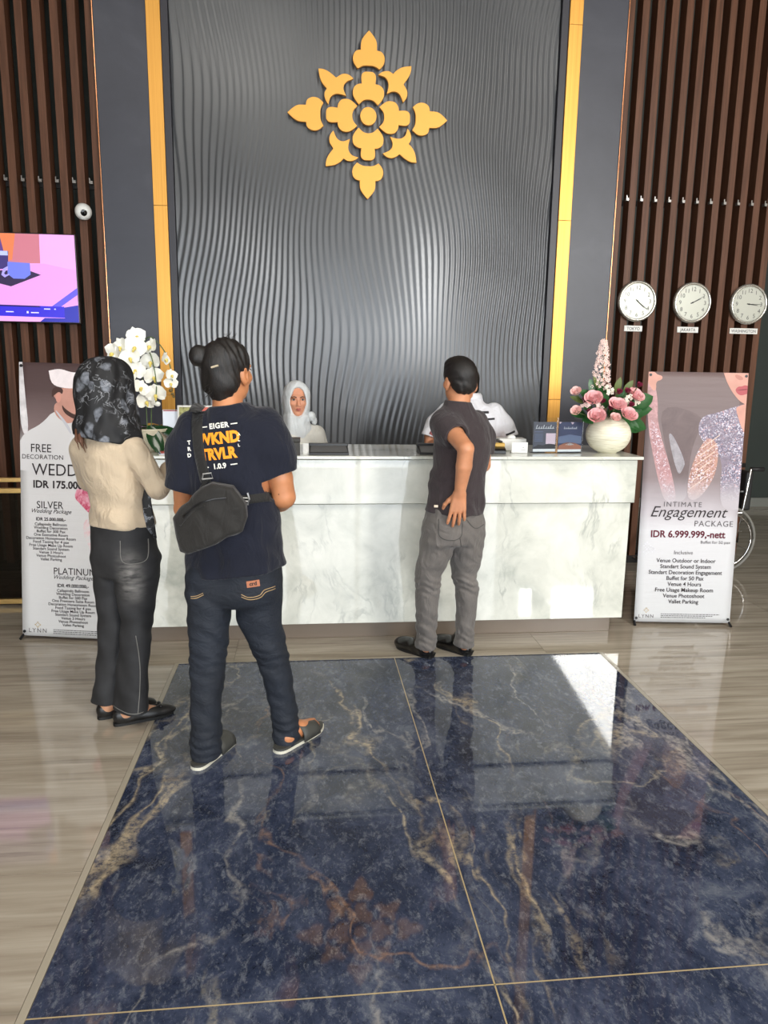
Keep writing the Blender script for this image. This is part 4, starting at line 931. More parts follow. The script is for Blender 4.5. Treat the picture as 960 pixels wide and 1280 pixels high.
    def ripple(s, amp, fn, band=0.03):
        idx = np.nonzero(np.abs(s.D) < band)
        x, y, z = s.ax[0][idx[0]], s.ax[1][idx[1]], s.ax[2][idx[2]]
        s.D[idx] -= (amp * fn(x, y, z)).astype(np.float32); return s
    def mesh(s, name, m, origin=(0, 0, 0)):
        D = s.D; S = D < 0
        n = np.array(D.shape) - 1
        cnt = np.zeros(n, np.uint8)
        off = [(i, j, k) for i in (0, 1) for j in (0, 1) for k in (0, 1)]
        for i, j, k in off: cnt += S[i:i + n[0], j:j + n[1], k:k + n[2]]
        cells = np.argwhere((cnt > 0) & (cnt < 8))
        vals = {o: D[cells[:, 0] + o[0], cells[:, 1] + o[1], cells[:, 2] + o[2]] for o in off}
        acc = np.zeros((len(cells), 3)); num = np.zeros(len(cells))
        for a in off:
            for ax in range(3):
                if a[ax]: continue
                b = list(a); b[ax] = 1; b = tuple(b); va, vb = vals[a], vals[b]; ok = (va < 0) != (vb < 0)
                t = np.where(ok, va / np.where(ok, va - vb, 1), 0)
                p = np.zeros((len(cells), 3)); p[:] = a; p[:, ax] = t
                acc[ok] += p[ok]; num[ok] += 1
        V = s.lo + (cells + acc / num[:, None]) * s.h
        ids = np.full(n, -1, np.int32); ids[tuple(cells.T)] = np.arange(len(cells))
        F = []
        for ax in range(3):
            u, w = (ax + 1) % 3, (ax + 2) % 3
            sl0 = [slice(None)] * 3; sl1 = [slice(None)] * 3; sl0[ax] = slice(0, -1); sl1[ax] = slice(1, None)
            e = np.argwhere(S[tuple(sl0)] != S[tuple(sl1)])
            e = e[(e[:, u] > 0) & (e[:, w] > 0) & (e[:, u] < n[u]) & (e[:, w] < n[w])]
            q = []
            for du, dw in ((-1, -1), (0, -1), (0, 0), (-1, 0)):
                c = e.copy(); c[:, u] += du; c[:, w] += dw; q.append(ids[tuple(c.T)])
            q = np.stack(q, 1); inside = S[tuple(e.T)]
            q[~inside] = q[~inside][:, ::-1]; F.append(q)
        F = np.concatenate(F); F = F[(F >= 0).all(1)]
        return np_mesh(name, V - np.array(origin), F, m)
def fold(f1, f2, ph, w=0.5):
    def fn(x, y, z): return np.sin(f1[0] * x + f1[1] * y + f1[2] * z + ph + 1.3 * np.sin(f2[0] * x + f2[1] * y + f2[2] * z)) * (w + (1 - w) * np.sin(0.6 * (f2[0] * z + f2[2] * x) + ph * 2))
    return fn
def yawm(deg, tip=0.0, roll=0.0):
    return np.array((Matrix.Rotation(math.radians(deg), 3, 'Z') @ Matrix.Rotation(math.radians(tip), 3, 'X') @ Matrix.Rotation(math.radians(roll), 3, 'Y')))
def add_head(v, c, R, sc=1.0, neck=None, ears=True):
    c = np.array(c, float); P = lambda p: c + R @ (np.array(p) * sc); q = lambda r: tuple(np.array(r) * sc)
    v.ell(P((0, -.012, .03)), q((.073, .093, .088)), R, 0.0)
    v.ell(P((0, .028, -.03)), q((.058, .062, .080)), R, 0.03)
    v.ell(P((0, .064, -.093)), q((.024, .020, .018)), R, 0.03)
    for sx in (-1, 1):
        v.ell(P((sx * .046, .012, -.066)), q((.017, .03, .024)), R, 0.03); v.ell(P((sx * .036, .066, -.022)), q((.021, .016, .018)), R, 0.02)
        v.ell(P((sx * .031, .104, .004)), q((.015, .014, .009)), R, 0.012, 'd')
    v.cap(P((0, .086, .004)), P((0, .106, -.032)), .0075 * sc, .0105 * sc, 0.012)
    for sx in (-1, 1): v.ell(P((sx * .011, .096, -.037)), q((.008, .009, .007)), R, 0.006)
    v.ell(P((0, .082, .022)), q((.046, .012, .009)), R, 0.015)
    v.ell(P((0, .087, -.058)), q((.023, .009, .006)), R, 0.008); v.ell(P((0, .085, -.068)), q((.019, .009, .006)), R, 0.008)
    if ears:
        for sx in (-1, 1):
            Re = R @ np.array(Matrix.Rotation(-sx * 0.45, 3, 'Z') @ Matrix.Rotation(0.15, 3, 'X'))
            v.ell(P((sx * .080, -.008, -.006)), q((.009, .021, .033)), Re, 0.008); v.ell(P((sx * .088, .000, -.004)), q((.006, .012, .020)), Re, 0.005, 'd')
            v.ell(P((sx * .077, .0, -.036)), q((.007, .010, .010)), Re, 0.006)
    if neck is not None: v.cap(P((0, -.02, -.07)), neck, .054 * sc, .060 * sc, 0.03)
def add_hand(v, w, d, nrm, side, curl=(25, 35, 25), sc=1.0, spread=1.0, thumb=0.8):
    """w wrist, d finger direction, nrm palm-facing direction, side +1/-1: thumb toward +-(d x nrm)"""
    w = np.array(w, float); d = np.array(d, float); d /= np.linalg.norm(d); nrm = np.array(nrm, float); nrm -= d * (nrm @ d); nrm /= np.linalg.norm(nrm)
    t = np.cross(d, nrm) * side
    for i, (o, L, pl) in enumerate(((.030, .070, .088), (.010, .079, .092), (-.010, .073, .088), (-.029, .057, .080))):
        o *= sc; b = w + d * .012 + t * o * 0.62; kn = w + d * pl * sc + t * o
        v.cap(b, kn, .0135 * sc, .0105 * sc, 0.014)
        dd = d + t * o * 3.0 * spread; dd /= np.linalg.norm(dd); p = kn; an = 0
        for f, c_, r0, r1 in ((.46, curl[0], .0095, .0085), (.30, curl[1], .0085, .0078), (.24, curl[2], .0078, .0066)):
            an += math.radians(c_ * (1 + 0.12 * i)); q = p + (dd * math.cos(an) + nrm * math.sin(an)) * L * f * sc * 1.02
            v.cap(p, q, r0 * sc, r1 * sc, 0.003); p = q
    p0 = w + d * .018 * sc + t * .018 * sc + nrm * .006; p1 = w + d * .048 * sc + t * .045 * sc + nrm * .016 * sc
    p2 = p1 + (d * .75 + t * .55 * thumb + nrm * .35) / 1.0 * .030 * sc; p3 = p2 + (d * .9 + t * .2 * thumb + nrm * .35) * .024 * sc
    v.chain([p0, p1, p2, p3], [.014 * sc, .0115 * sc, .0098 * sc, .008 * sc], 0.006)
def skin_mat(name, rgb):
    t = NT(name); p = t.obj(); n = t.noise(p, 14, 4, 0.6); c = lin(rgb)
    lo = tuple(v * 0.86 for v in c[:3]) + (1,); hi = tuple(min(1, v * 1.12) for v in c[:3]) + (1,)
    t.set(Base_Color=t.ramp(n, [(0.3, lo), (0.7, hi)]), Roughness=0.48)
    t.b.inputs['Subsurface Weight'].default_value = 0.12; t.b.inputs['Subsurface Radius'].default_value = (0.012, 0.005, 0.003); t.b.inputs['Subsurface Scale'].default_value = 0.6
    return t.m
def cloth(name, rgb, scale=160, rough=0.85, var=0.10, weave=0.25):
    t = NT(name); p = t.obj(); n = t.noise(p, 5, 5, 0.6); c = lin(rgb)
    lo = tuple(v * (1 - var) for v in c[:3]) + (1,); hi = tuple(min(1, v * (1 + var)) for v in c[:3]) + (1,)
    fo = t.noise(t.mapping(p, (1, 1, 0.55), (0.3, 0.2, 0.0)), 11, 3, 0.5, 1.6)
    wv = t.n('ShaderNodeBump', {'Height': fo, 'Strength': 0.55, 'Distance': 0.03}).outputs[0]
    bp = t.n('ShaderNodeBump', {'Height': t.noise(p, scale * 3, 2), 'Strength': weave, 'Distance': 0.002, 'Normal': wv}).outputs[0]
    t.set(Base_Color=t.ramp(n, [(0.3, lo), (0.7, hi)]), Roughness=rough, Normal=bp)
    t.b.inputs['Sheen Weight'].default_value = 0.15; t.b.inputs['Specular IOR Level'].default_value = 0.25
    return t.m
M_HAIR = NT('black_hair'); _p = M_HAIR.obj()
M_HAIR.set(Base_Color=M_HAIR.ramp(M_HAIR.noise(M_HAIR.mapping(_p, (60, 60, 12)), 3, 4), [(0.35, (7, 6, 6)), (0.66, (30, 24, 21)), (0.8, (58, 46, 38))]), Roughness=0.55,
           Normal=M_HAIR.bump(M_HAIR.noise(M_HAIR.mapping(_p, (90, 90, 14)), 4, 3), 0.5, 0.004)); M_HAIR = M_HAIR.m
M_EYEW = mat('eye_white', (206, 198, 192), 0.25); M_IRIS = mat('dark_iris', (36, 22, 16), 0.15); M_BROW = mat('dark_brow', (40, 28, 24), 0.7); M_LIPS = mat('lip_skin', (172, 92, 84), 0.45)
def face_parts(par, c, R, org, sc=1.0):
    c = np.array(c) - np.array(org); P = lambda p: Vector(c + R @ (np.array(p) * sc)); M3 = Matrix([list(r) for r in R])
    for sx in (-1, 1):
        e = MB().ball(P((sx * .031, .0775, .004)), (.0140 * sc, .0105 * sc, .0068 * sc), 14, M=M3).build('eye', M_EYEW, par, smooth=True)
        MB().ball(P((sx * .031, .0868, .004)), (.0060 * sc, .0035 * sc, .0062 * sc), 10, M=M3).build('iris', M_IRIS, e, smooth=True)
        MB().tube([P((sx * .016, .0855, .0075)), P((sx * .030, .0895, .0115)), P((sx * .045, .0800, .0070))], .0017 * sc, 5).build('eyelash', M_BROW, e)
        MB().tube([P((sx * .012, .096, .020)), P((sx * .030, .093, .026)), P((sx * .048, .079, .021))], [.0030 * sc, .0034 * sc, .0016 * sc], 6, flat=1.0).build('eyebrow', M_BROW, par, smooth=True)
    b = MB()
    b.tube([P((-.023, .079, -.063)), P((-.010, .0945, -.058)), P((0, .0965, -.060)), P((.010, .0945, -.058)), P((.023, .079, -.063))], [.0015, .0042, .0038, .0042, .0015], 8)
    b.tube([P((-.021, .079, -.064)), P((-.009, .093, -.068)), P((0, .0945, -.069)), P((.009, .093, -.068)), P((.021, .079, -.064))], [.0015, .0046, .0052, .0046, .0015], 8)
    b.build('lips', M_LIPS, par, smooth=True)
def person(label, origin, body_vol, skin, group=None):
    o = link('person', body_vol.mesh('person', skin, origin), None, 0, origin)
    return tag(o, label, 'person', group)
def part(v, name, m, par):
    return link(name, v.mesh(name, m, par.location), par)
def bvh_of(o):
    me = o.data; base = o.parent.location if o.parent else Vector()
    vs = [v.co + base for v in me.vertices]
    return BVHTree.FromPolygons(vs, [tuple(p.vertices) for p in me.polygons])
def project(me, M, tree, d=Vector((0, 1, 0)), back=1.0, lift=0.003):
    """lays a flat mesh onto a garment by casting along d"""
    bm = bmesh.new(); bm.from_mesh(me)
    bmesh.ops.triangulate(bm, faces=bm.faces); 
    long_ = [e for e in bm.edges if e.calc_length() > 0.012]
    if long_: bmesh.ops.subdivide_edges(bm, edges=long_, cuts=2)
    bm.to_mesh(me); bm.free()
    for v in me.vertices:
        p = M @ v.co; hit = tree.ray_cast(p - d * back, d)
        v.co = (hit[0] - d * lift) if hit[0] else p
    me.update(); return me
def ribbon(pts, wd, tree, name, m, par, org, d=Vector((0, 1, 0)), lift=0.004, th=0.003, across=None, n=30):
    """a strap following points on a garment"""
    P = cr(pts, max(2, n // (len(pts) - 1))); vs = []; fs = []
    for i, p in enumerate(P):
        t = (P[min(i + 1, len(P) - 1)] - P[max(i - 1, 0)]); s_ = Vector((t.z, 0, -t.x)).normalized() if across is None else Vector(across)
        row = []
        for q in (-1, -0.33, 0.33, 1):
            pp_ = p + s_ * wd / 2 * q; hit = tree.ray_cast(pp_ - d * 1.0, d) if tree else (None,)
            row.append((hit[0] - d * lift) if hit[0] else pp_)
        vs += row
    k = 4
    for i in range(len(P) - 1):
        for q in range(3): a = i * k + q; fs.append((a, a + 1, a + k + 1, a + k))
    o = MB().add([v - Vector(org) for v in vs], fs).build(name, m, par, smooth=True)
    so = o.modifiers.new('thick', 'SOLIDIFY'); so.thickness = th; so.offset = 0
    return o
def shoe_frame(heel, toe):
    h_, t_ = np.array(heel, float), np.array(toe, float); f = t_ - h_; L = np.linalg.norm(f); f /= L; r = np.array([f[1], -f[0], 0]); return h_, f, r, L
GH = 0.0042
# ------------------------------------------------------------------ man in navy T-shirt
def man_navy():
    org = (-0.29, 2.93, 0.0); skin = skin_mat('tan_skin', (186, 124, 84)); yw = -20; a = math.radians(yw)
    Rh = yawm(-33, 4, 3); hc = (-0.297, 2.955, 1.583); tl = (0.13, 0.0)
    b = Vol((-0.65, 2.55, -0.01), (0.16, 3.42, 1.74), GH)
    add_head(b, hc, Rh, 1.0, (-0.30, 2.915, 1.43))
    b.loft([(0.80, -.29, 2.93, .15, .10), (1.0, -.29, 2.93, .15, .10), (1.25, -.29, 2.925, .165, .105), (1.36, -.292, 2.915, .15, .09), (1.45, -.296, 2.91, .075, .065)], a, tl)
    b.chain([(-.45, 2.95, 1.36), (-.487, 2.945, 1.15), (-.492, 2.975, 1.04)], [.048, .040, .037]); b.chain([(-.492, 2.975, 1.04), (-.468, 3.05, 1.0), (-.42, 3.20, 0.985)], [.040, .038, .026])
    add_hand(b, (-.42, 3.20, .985), (0.35, .9, .05), (0.4, 0, -1), 1, (30, 40, 30))
    b.chain([(-.145, 2.885, 1.385), (-.10, 2.865, 1.18), (-.088, 2.87, 1.105)], [.052, .047, .045]); b.chain([(-.088, 2.87, 1.105), (-.105, 2.95, 1.075), (-.16, 3.10, 1.05)], [.045, .043, .027])
    add_hand(b, (-.16, 3.10, 1.05), (-.45, .85, .1), (-0.3, 0.1, -1), -1, (35, 45, 30))
    for x0, y0, x1, y1, x2, y2 in ((-.39, 2.93, -.403, 2.885, -.418, 2.86), (-.20, 2.93, -.14, 2.945, -.093, 2.975)):
        b.chain([(x0, y0, .82), (x1, y1, .42), (x2, y2, .06)], [.05, .036, .024], 0.03)
    # bare feet in slides
    feet = (((-.445, 2.80), (-.345, 3.005)), ((-.118, 2.905), (.052, 3.105)))
    for he, to in feet:
        h_, f, r, L = shoe_frame((*he, 0), (*to, 0)); P = lambda u, s_, z: h_ + f * u * L + r * s_ + np.array([0, 0, z])
        b.chain([P(.22, 0, .085), P(.17, 0, .050), P(.5, 0, .052), P(.78, 0, .040)], [.024, .030, .032, .028], 0.02)
        for q, (s_, u) in enumerate(((.026, 1.0), (.010, .985), (-.003, .96), (-.015, .93), (-.026, .89)) if he[0] < -.2 else ((-.026, 1.0), (-.010, .985), (.003, .96), (.015, .93), (.026, .89))):
            b.cap(P(.76, s_ * .8, .036), P(u - .03, s_, .033), .011 if q == 0 else .008, .0095 if q == 0 else .0065, 0.004)
    o = person('man seen from behind in navy printed T-shirt, dark jeans and slides, hair in a bun', org, b, skin)
    face_parts(o, hc, Rh, org)
    # shirt
    def wr(th, z, u, v): return 0.0035 * np.sin(26 * z + 3 * th) * np.clip((1.15 - z) * 4, 0, 1) + 0.004 * np.sin(9 * th + 8 * z) * np.clip((1.2 - z) * 3, 0, 1)
    s = Vol((-0.62, 2.68, 0.70), (0.06, 3.18, 1.52), GH)
    s.loft([(0.800, -.288, 2.93, .203, .150), (.9, -.287, 2.93, .193, .145), (1.05, -.285, 2.93, .180, .138), (1.2, -.29, 2.928, .186, .135), (1.32, -.292, 2.92, .185, .118), (1.39, -.295, 2.915, .150, .095), (1.435, -.297, 2.912, .095, .078), (1.462, -.298, 2.912, .073, .070)], a, tl, 0.0, 0.006, wr)
    s.chain([(-.435, 2.95, 1.365), (-.468, 2.945, 1.28), (-.490, 2.945, 1.128)], [.072, .073, .066], 0.045)
    s.chain([(-.155, 2.885, 1.385), (-.125, 2.872, 1.29), (-.103, 2.866, 1.188)], [.074, .074, .068], 0.045)
    s.plane_cut((-.49, 2.945, 1.128), (-.06, 0.05, -1)) if False else None
    for c_, n_ in (((-.490, 2.945, 1.125), (-.25, .0, -1)), ((-.106, 2.867, 1.192), (.35, -.05, -1))):   # flat sleeve ends, hollow inside
        c_ = np.array(c_); n_ = np.array(n_) / np.linalg.norm(n_)
        s.put(c_ - .1, c_ + .1, lambda x, y, z: np.maximum(-((x - c_[0]) * n_[0] + (y - c_[1]) * n_[1] + (z - c_[2]) * n_[2]), np.sqrt((x - c_[0]) ** 2 + (y - c_[1]) ** 2 + (z - c_[2]) ** 2) - .095), 0.006, 'd')
        s.cap(c_ - n_ * .05, c_ + n_ * .05, .054, .058, 0.004, 'd')
    s.cap((-.30, 2.915, 1.44), (-.30, 2.915, 1.52), .058, .062, 0.004, 'd')
    s.ripple(0.0030, fold((30, 10, 34), (9, 5, 11), 0.4)); s.ripple(0.0022, fold((14, 20, 60), (20, 3, 7), 2.0))
    sh = part(s, 'shirt', cloth('navy_jersey', (20, 23, 36)), o); tree = bvh_of(sh)
    yb = M_BROW
    M_TW = mat('shirt_print_white', (226, 224, 214), 0.7); M_TO = mat('shirt_print_orange', (248, 152, 30), 0.7)
    rt = Matrix.Rotation(math.radians(90), 4, 'X')
    def put_text(t, size, x, z, m, rotz=8, **k):
        me = text_mesh(t, size, **k); me.materials.clear(); me.materials.append(m)
        Mx = Matrix.Translation((x, 2.0, z)) @ Matrix.Rotation(math.radians(-rotz), 4, 'Y') @ rt
        project(me, Mx, tree, back=0.0)
        for v in me.vertices: v.co -= Vector(org)
        link('print_lettering', me, sh)
    put_text('EIGER', 0.027, -.326, 1.378, M_TW, bold=0.0010, spacing=1.1)
    put_text('WKND', 0.056, -.326, 1.322, M_TO, bold=0.0030, spacing=1.02, xscale=0.88)
    put_text('TRVLR', 0.056, -.328, 1.264, M_TO, bold=0.0030, xscale=0.84)
    put_text('1.0.9', 0.027, -.324, 1.228, M_TW, bold=0.001)
    for k_, ch in enumerate('TRD'): put_text(ch, 0.020, -.443, 1.312 - 0.024 * k_, M_TW, bold=0.0008)
    for k_, ch in enumerate('ALL'): put_text(ch, 0.015, -.250, 1.352 - 0.020 * k_, M_TW, bold=0.0004)
    for x, z, w_ in ((-.382, 1.379, .020), (-.269, 1.396, .026), (-.372, 1.229, .010), (-.270, 1.246, .026)):
        me = MB().add([(-w_ / 2, -.002, 0), (w_ / 2, -.002, 0), (w_ / 2, .002, 0), (-w_ / 2, .002, 0)], [(0, 1, 2, 3)]).mesh('print_dash', M_TW)
        project(me, Matrix.Translation((x, 2.0, z)) @ Matrix.Rotation(math.radians(-9), 4, 'Y') @ rt, tree, back=0)
        for v in me.vertices: v.co -= Vector(org)
        link('print_dash', me, sh)
    # jeans
    def wl(th, z, u, v): return 0.0017 * np.sin(165 * z + 2.2 * th + 1.5 * np.sin(3 * th)) * (np.exp(-((z - .43) / .06) ** 2) + 1.4 * np.exp(-((z - .09) / .07) ** 2)) + 0.0016 * np.sin(38 * z + 3 * th)
    j = Vol((-0.56, 2.70, -0.005), (0.06, 3.16, 0.92), GH)
    j.loft([(.02, -.418, 2.853, .057, .064), (.10, -.417, 2.857, .061, .067), (.20, -.416, 2.862, .059, .064), (.41, -.404, 2.885, .070, .074), (.60, -.396, 2.91, .081, .092), (.78, -.385, 2.93, .094, .113), (.87, -.37, 2.93, .06, .08)], a, (0, 0), 0.0, 0.008, wl)
    j.loft([(.012, -.088, 2.972, .055, .068), (.12, -.097, 2.966, .055, .062), (.20, -.108, 2.962, .055, .062), (.385, -.140, 2.945, .064, .071), (.60, -.196, 2.935, .088, .096), (.78, -.205, 2.93, .100, .118), (.87, -.22, 2.93, .06, .08)], a, (0, 0), 0.006, 0.008, wl)
    j.loft([(.655, -.292, 2.93, .165, .105), (.72, -.291, 2.925, .184, .125), (.80, -.29, 2.928, .186, .128), (.90, -.29, 2.93, .18, .12)], a, tl, 0.03, 0.02)
    j.ripple(0.0028, fold((26, 18, 62), (24, 9, 14), 1.1)); j.ripple(0.0015, fold((60, 40, 110), (14, 22, 10), 0.2))
    je = part(j, 'jeans', None, o)
    t = NT('dark_denim'); p = t.obj(); fd = t.noise(p, 4.0, 4); rc = t.noise(t.mapping(p, (30, 30, 160)), 3, 3)
    c = t.ramp(fd, [(0.3, (11, 15, 23)), (0.6, (18, 24, 35)), (0.8, (32, 41, 53))]); c = t.mix(t.math('MULTIPLY', rc, 0.18), c, lin((52, 62, 76)))
    t.set(Base_Color=c, Roughness=0.8, Normal=t.bump(t.noise(t.mapping(p, (1, 1, 1.6)), 16, 4, 0.55, 1.5), 0.4, 0.02)); je.data.materials.append(t.m)
    jt = bvh_of(je); M_ST = mat('tan_stitching', (168, 140, 100), 0.7); M_PATCH = mat('leather_patch', (168, 104, 72), 0.6)
    for pts in ([(-.255, 2.9, .735), (-.225, 2.9, .722), (-.185, 2.9, .728), (-.165, 2.9, .748), (-.125, 2.9, .752)], [(-.255, 2.9, .725), (-.222, 2.9, .712), (-.182, 2.9, .718), (-.160, 2.9, .738), (-.125, 2.9, .742)], [(-.455, 2.9, .715), (-.43, 2.9, .72), (-.405, 2.9, .733)], [(-.455, 2.9, .708), (-.43, 2.9, .712), (-.403, 2.9, .726)]):
        ribbon(pts, 0.0028, jt, 'stitching', M_ST, je, org, lift=0.0015, th=0.0012)
    me = MB().add([(-.025, -.013, 0), (.025, -.013, 0), (.025, .013, 0), (-.025, .013, 0)], [(0, 1, 2, 3)]).mesh('brand_patch', M_PATCH)
    Mx = Matrix.Translation((-.208, 2.0, .778)) @ Matrix.Rotation(math.radians(-6), 4, 'Y') @ rt
    project(me, Mx, jt, back=0, lift=0.004)
    for v in me.vertices: v.co -= Vector(org)
    pa = link('leather_patch', me, je)
    me = text_mesh('crd', 0.022, bold=0.0008); me.materials.clear(); me.materials.append(M_BROW); project(me, Mx @ Matrix.Translation((0, -.006, 0)), jt, back=0, lift=0.006)
    for v in me.vertices: v.co -= Vector(org)
    link('lettering', me, pa)
    # hair
    P = lambda p: np.array(hc) + Rh @ np.array(p)
    hv = Vol((-.50, 2.80, 1.43), (-.16, 3.12, 1.75), 0.0036)
    hv.ell(P((0, -.020, .036)), (.084, .104, .097), Rh, 0); hv.ell(P((0, -.058, -.036)), (.077, .055, .060), Rh, 0.03); hv.ell(P((.01, -.062, -.086)), (.040, .030, .030), Rh, 0.02)
    hv.ell(P((0, .105, -.035)), (.085, .075, .105), Rh, 0.012, 'd')
    for sx in (-1, 1): hv.ell(P((sx * .088, .012, -.045)), (.03, .036, .050), Rh, 0.01, 'd')
    hv.ell((-.404, 2.905, 1.643), (.037, .037, .039), None, 0.012); hv.cap((-.39, 2.91, 1.64), (-.345, 2.93, 1.63), .024, .03, 0.02)
    hv.ripple(0.0030, fold((190, 120, 60), (24, 18, 30), 0.3)); hv.ripple(0.0020, fold((90, 210, 100), (30, 18, 20), 1.7)); hv.ripple(0.0030, fold((40, 30, 70), (30, 14, 26), 0.9))
    hr = part(hv, 'hair', M_HAIR, o)
    rr = random.Random(3); st = MB()
    for k_ in range(16):
        if k_ < 7: p0 = Vector(P((rr.uniform(-.02, .03), rr.uniform(-.02, .02), .13))); p1 = p0 + Vector((rr.uniform(-.02, .03), 0, rr.uniform(.01, .022))); p2 = p1 + Vector((rr.uniform(-.012, .014), 0, rr.uniform(-.005, .012)))
        else: p0 = Vector(P((rr.uniform(-.05, .01), -.10, rr.uniform(-.09, -.03)))); p1 = p0 + Vector((rr.uniform(-.03, 0), -.01, -.015)); p2 = p1 + Vector((rr.uniform(-.02, .0), 0, -.02))
        st.tube([q - Vector(org) for q in (p0, p1, p2)], [.0010, .0008, .0004], 4)
    tag(st.build('stray_hair', M_HAIR, hr), kind='stuff')
    M_CLIP = mat('pale_hair_pin', (190, 176, 150), 0.3)
    MB().tube([Vector(P((.02, -.128, .028))) - Vector(org), Vector(P((.045, -.118, .036))) - Vector(org)], .004, 6).build('hair_pin', M_CLIP, hr)
    # slides
    M_SL = mat('charcoal_slide', (62, 62, 58), 0.6); M_SO = mat('cream_sole', (206, 202, 186), 0.6)
    for he, to in feet:
        h_, f, r, L = shoe_frame((*he, 0), (*to, 0)); Lx = L + 0.035
        prof = [(-.02, .0), (.0, .036), (.09, .036), (.19, .046), (.25, .040), (Lx, .012), (Lx, -.012), (.25, -.040), (.19, -.046), (.09, -.036), (.0, -.036)]
        pl = smooth_poly(prof, set(), 2)
        org_ = Vector(org); pt = lambda u, s_, z: Vector(h_ + f * (u - .012) + r * s_ + np.array([0, 0, z])) - org_
        n = len(pl); b1 = MB(); vs = [pt(u, s_, .001) for u, s_ in pl] + [pt(u, s_, .014) for u, s_ in pl]
        b1.add(vs, [tuple(range(n)), tuple(range(n, 2 * n))] + [(i, (i + 1) % n, n + (i + 1) % n, n + i) for i in range(n)])
        so = b1.build('slide', M_SO, o)
        b2 = MB(); vs = [pt(u * .98, s_ * .97, .014) for u, s_ in pl] + [pt(u * .98, s_ * .97, .024) for u, s_ in pl]
        b2.add(vs, [tuple(range(n)), tuple(range(n, 2 * n))] + [(i, (i + 1) % n, n + (i + 1) % n, n + i) for i in range(n)]); b2.build('footbed', M_SL, so)
        vs = []; fs = []
        for i in range(11):
            ph = math.pi * i / 10; s_ = -.048 * math.cos(ph); z = .012 + .062 * math.sin(ph) ** 0.7
            for u, dz in ((.115, .004), (.15, .002), (.19, -.006), (.222, -.014)): vs.append(pt(u, s_ * (1 - 0.3 * max(0, u - .19)), max(.012, z + dz * math.sin(ph))))
        for i in range(10):
            for q in range(3): k_ = i * 4 + q; fs.append((k_, k_ + 1, k_ + 5, k_ + 4))
        ob = MB().add(vs, fs).build('strap', M_SL, so, smooth=True); sd = ob.modifiers.new('thick', 'SOLIDIFY'); sd.thickness = 0.005; sd.offset = 1
    # sling bag on his back
    bg_ = Vol((-.54, 2.60, .87), (-.19, 2.92, 1.25), 0.004)
    poly = np.array([(-.506, 1.04), (-.479, 1.073), (-.385, 1.167), (-.345, 1.187), (-.268, 1.173), (-.221, 1.107), (-.218, 1.057), (-.234, 1.007), (-.318, .967), (-.445, .907), (-.479, .913), (-.494, .967)])
    def pd(x, y, z):
        yc = 2.722 + 2.2 * (np.minimum(x, -.28) + .30) ** 2 - 0.12 * np.clip(x + .30, 0, 1)
        px, pz = x + 0 * z, z + 0 * x; d = np.full(np.broadcast(px, pz).shape, 1e9); sgn = np.ones_like(d); n = len(poly)
        for i in range(n):
            a_, b_ = poly[i], poly[i - 1]; e = b_ - a_; wx, wz = px - a_[0], pz - a_[1]
            t_ = np.clip((wx * e[0] + wz * e[1]) / (e @ e), 0, 1); d = np.minimum(d, (wx - t_ * e[0]) ** 2 + (wz - t_ * e[1]) ** 2)
            c1 = pz >= a_[1]; c2 = pz < b_[1]; c3 = e[0] * wz > e[1] * wx
            sgn = np.where((c1 & c2 & c3) | (~c1 & ~c2 & ~c3), -sgn, sgn)
        d2 = np.sqrt(d) * sgn + .022; t2 = np.abs(y - yc) - .040 + .022
        return np.minimum(np.maximum(d2, t2), 0) + np.sqrt(np.maximum(d2, 0) ** 2 + np.maximum(t2, 0) ** 2) - .022
    bg_.put((-.52, 2.64, .89), (-.20, 2.90, 1.2), pd, 0); bg_.ripple(0.003, fold((40, 10, 34), (18, 10, 22), 0.8))
    M_BAG = cloth('black_nylon_cloth', (36, 34, 32), 120, 0.7, 0.12); M_STRAP = cloth('black_webbing', (34, 33, 32), 200, 0.75)
    bo = (-.36, 2.735, .925); bag = root('sling_bag', bo, label="black nylon sling bag worn across the back of the navy T-shirt", cat='bag')
    bb = link('body', bg_.mesh('body', M_BAG, bo), bag); bt = BVHTree.FromPolygons([v.co + Vector(bo) for v in bb.data.vertices], [tuple(p_.vertices) for p_ in bb.data.polygons])
    ribbon([(-.455, 2.7, 1.055), (-.40, 2.7, 1.105), (-.345, 2.7, 1.128), (-.29, 2.7, 1.135)], .006, bt, 'zip', M_BLACK, bag, bo, lift=0.002)
    ribbon([(-.470, 2.7, 1.02), (-.42, 2.7, 1.075), (-.37, 2.7, 1.105)], .004, bt, 'seam', M_STRAP, bag, bo, lift=0.002)
    ribbon([(-.405, 2.9, 1.460), (-.414, 2.8, 1.43), (-.411, 2.8, 1.35), (-.402, 2.8, 1.27), (-.38, 2.8, 1.17)], .042, tree, 'shoulder_strap', M_STRAP, bag, bo)
    ribbon([(-.27, 2.8, 1.105), (-.22, 2.8, 1.112), (-.16, 2.8, 1.115), (-.108, 2.8, 1.108)], .034, tree, 'waist_strap', M_STRAP, bag, bo)
    ribbon([(-.475, 2.8, 1.03), (-.43, 2.8, 1.10), (-.375, 2.8, 1.185)], .012, tree, 'side_strap', M_STRAP, bag, bo, lift=0.012)
    M_BKL = mat('grey_buckle', (150, 150, 150), 0.3, 0.6)
    hit = tree.ray_cast(Vector((-.225, 2.0, 1.115)), Vector((0, 1, 0)))[0]
    bk = MB().tube([(.004, 0, -.022), (.010, -.004, 0), (.004, 0, .024)], .004, 6).tube([(-.02, 0, .004), (.006, -.004, .004)], .003, 6).tube([(-.02, 0, -.008), (.006, -.004, -.008)], .003, 6)
    bk.build('buckle', M_BKL, bag, loc=hit - Vector(bo) - Vector((0, .012, 0)))
    hit = tree.ray_cast(Vector((-.372, 2.0, 1.185)), Vector((0, 1, 0)))[0]
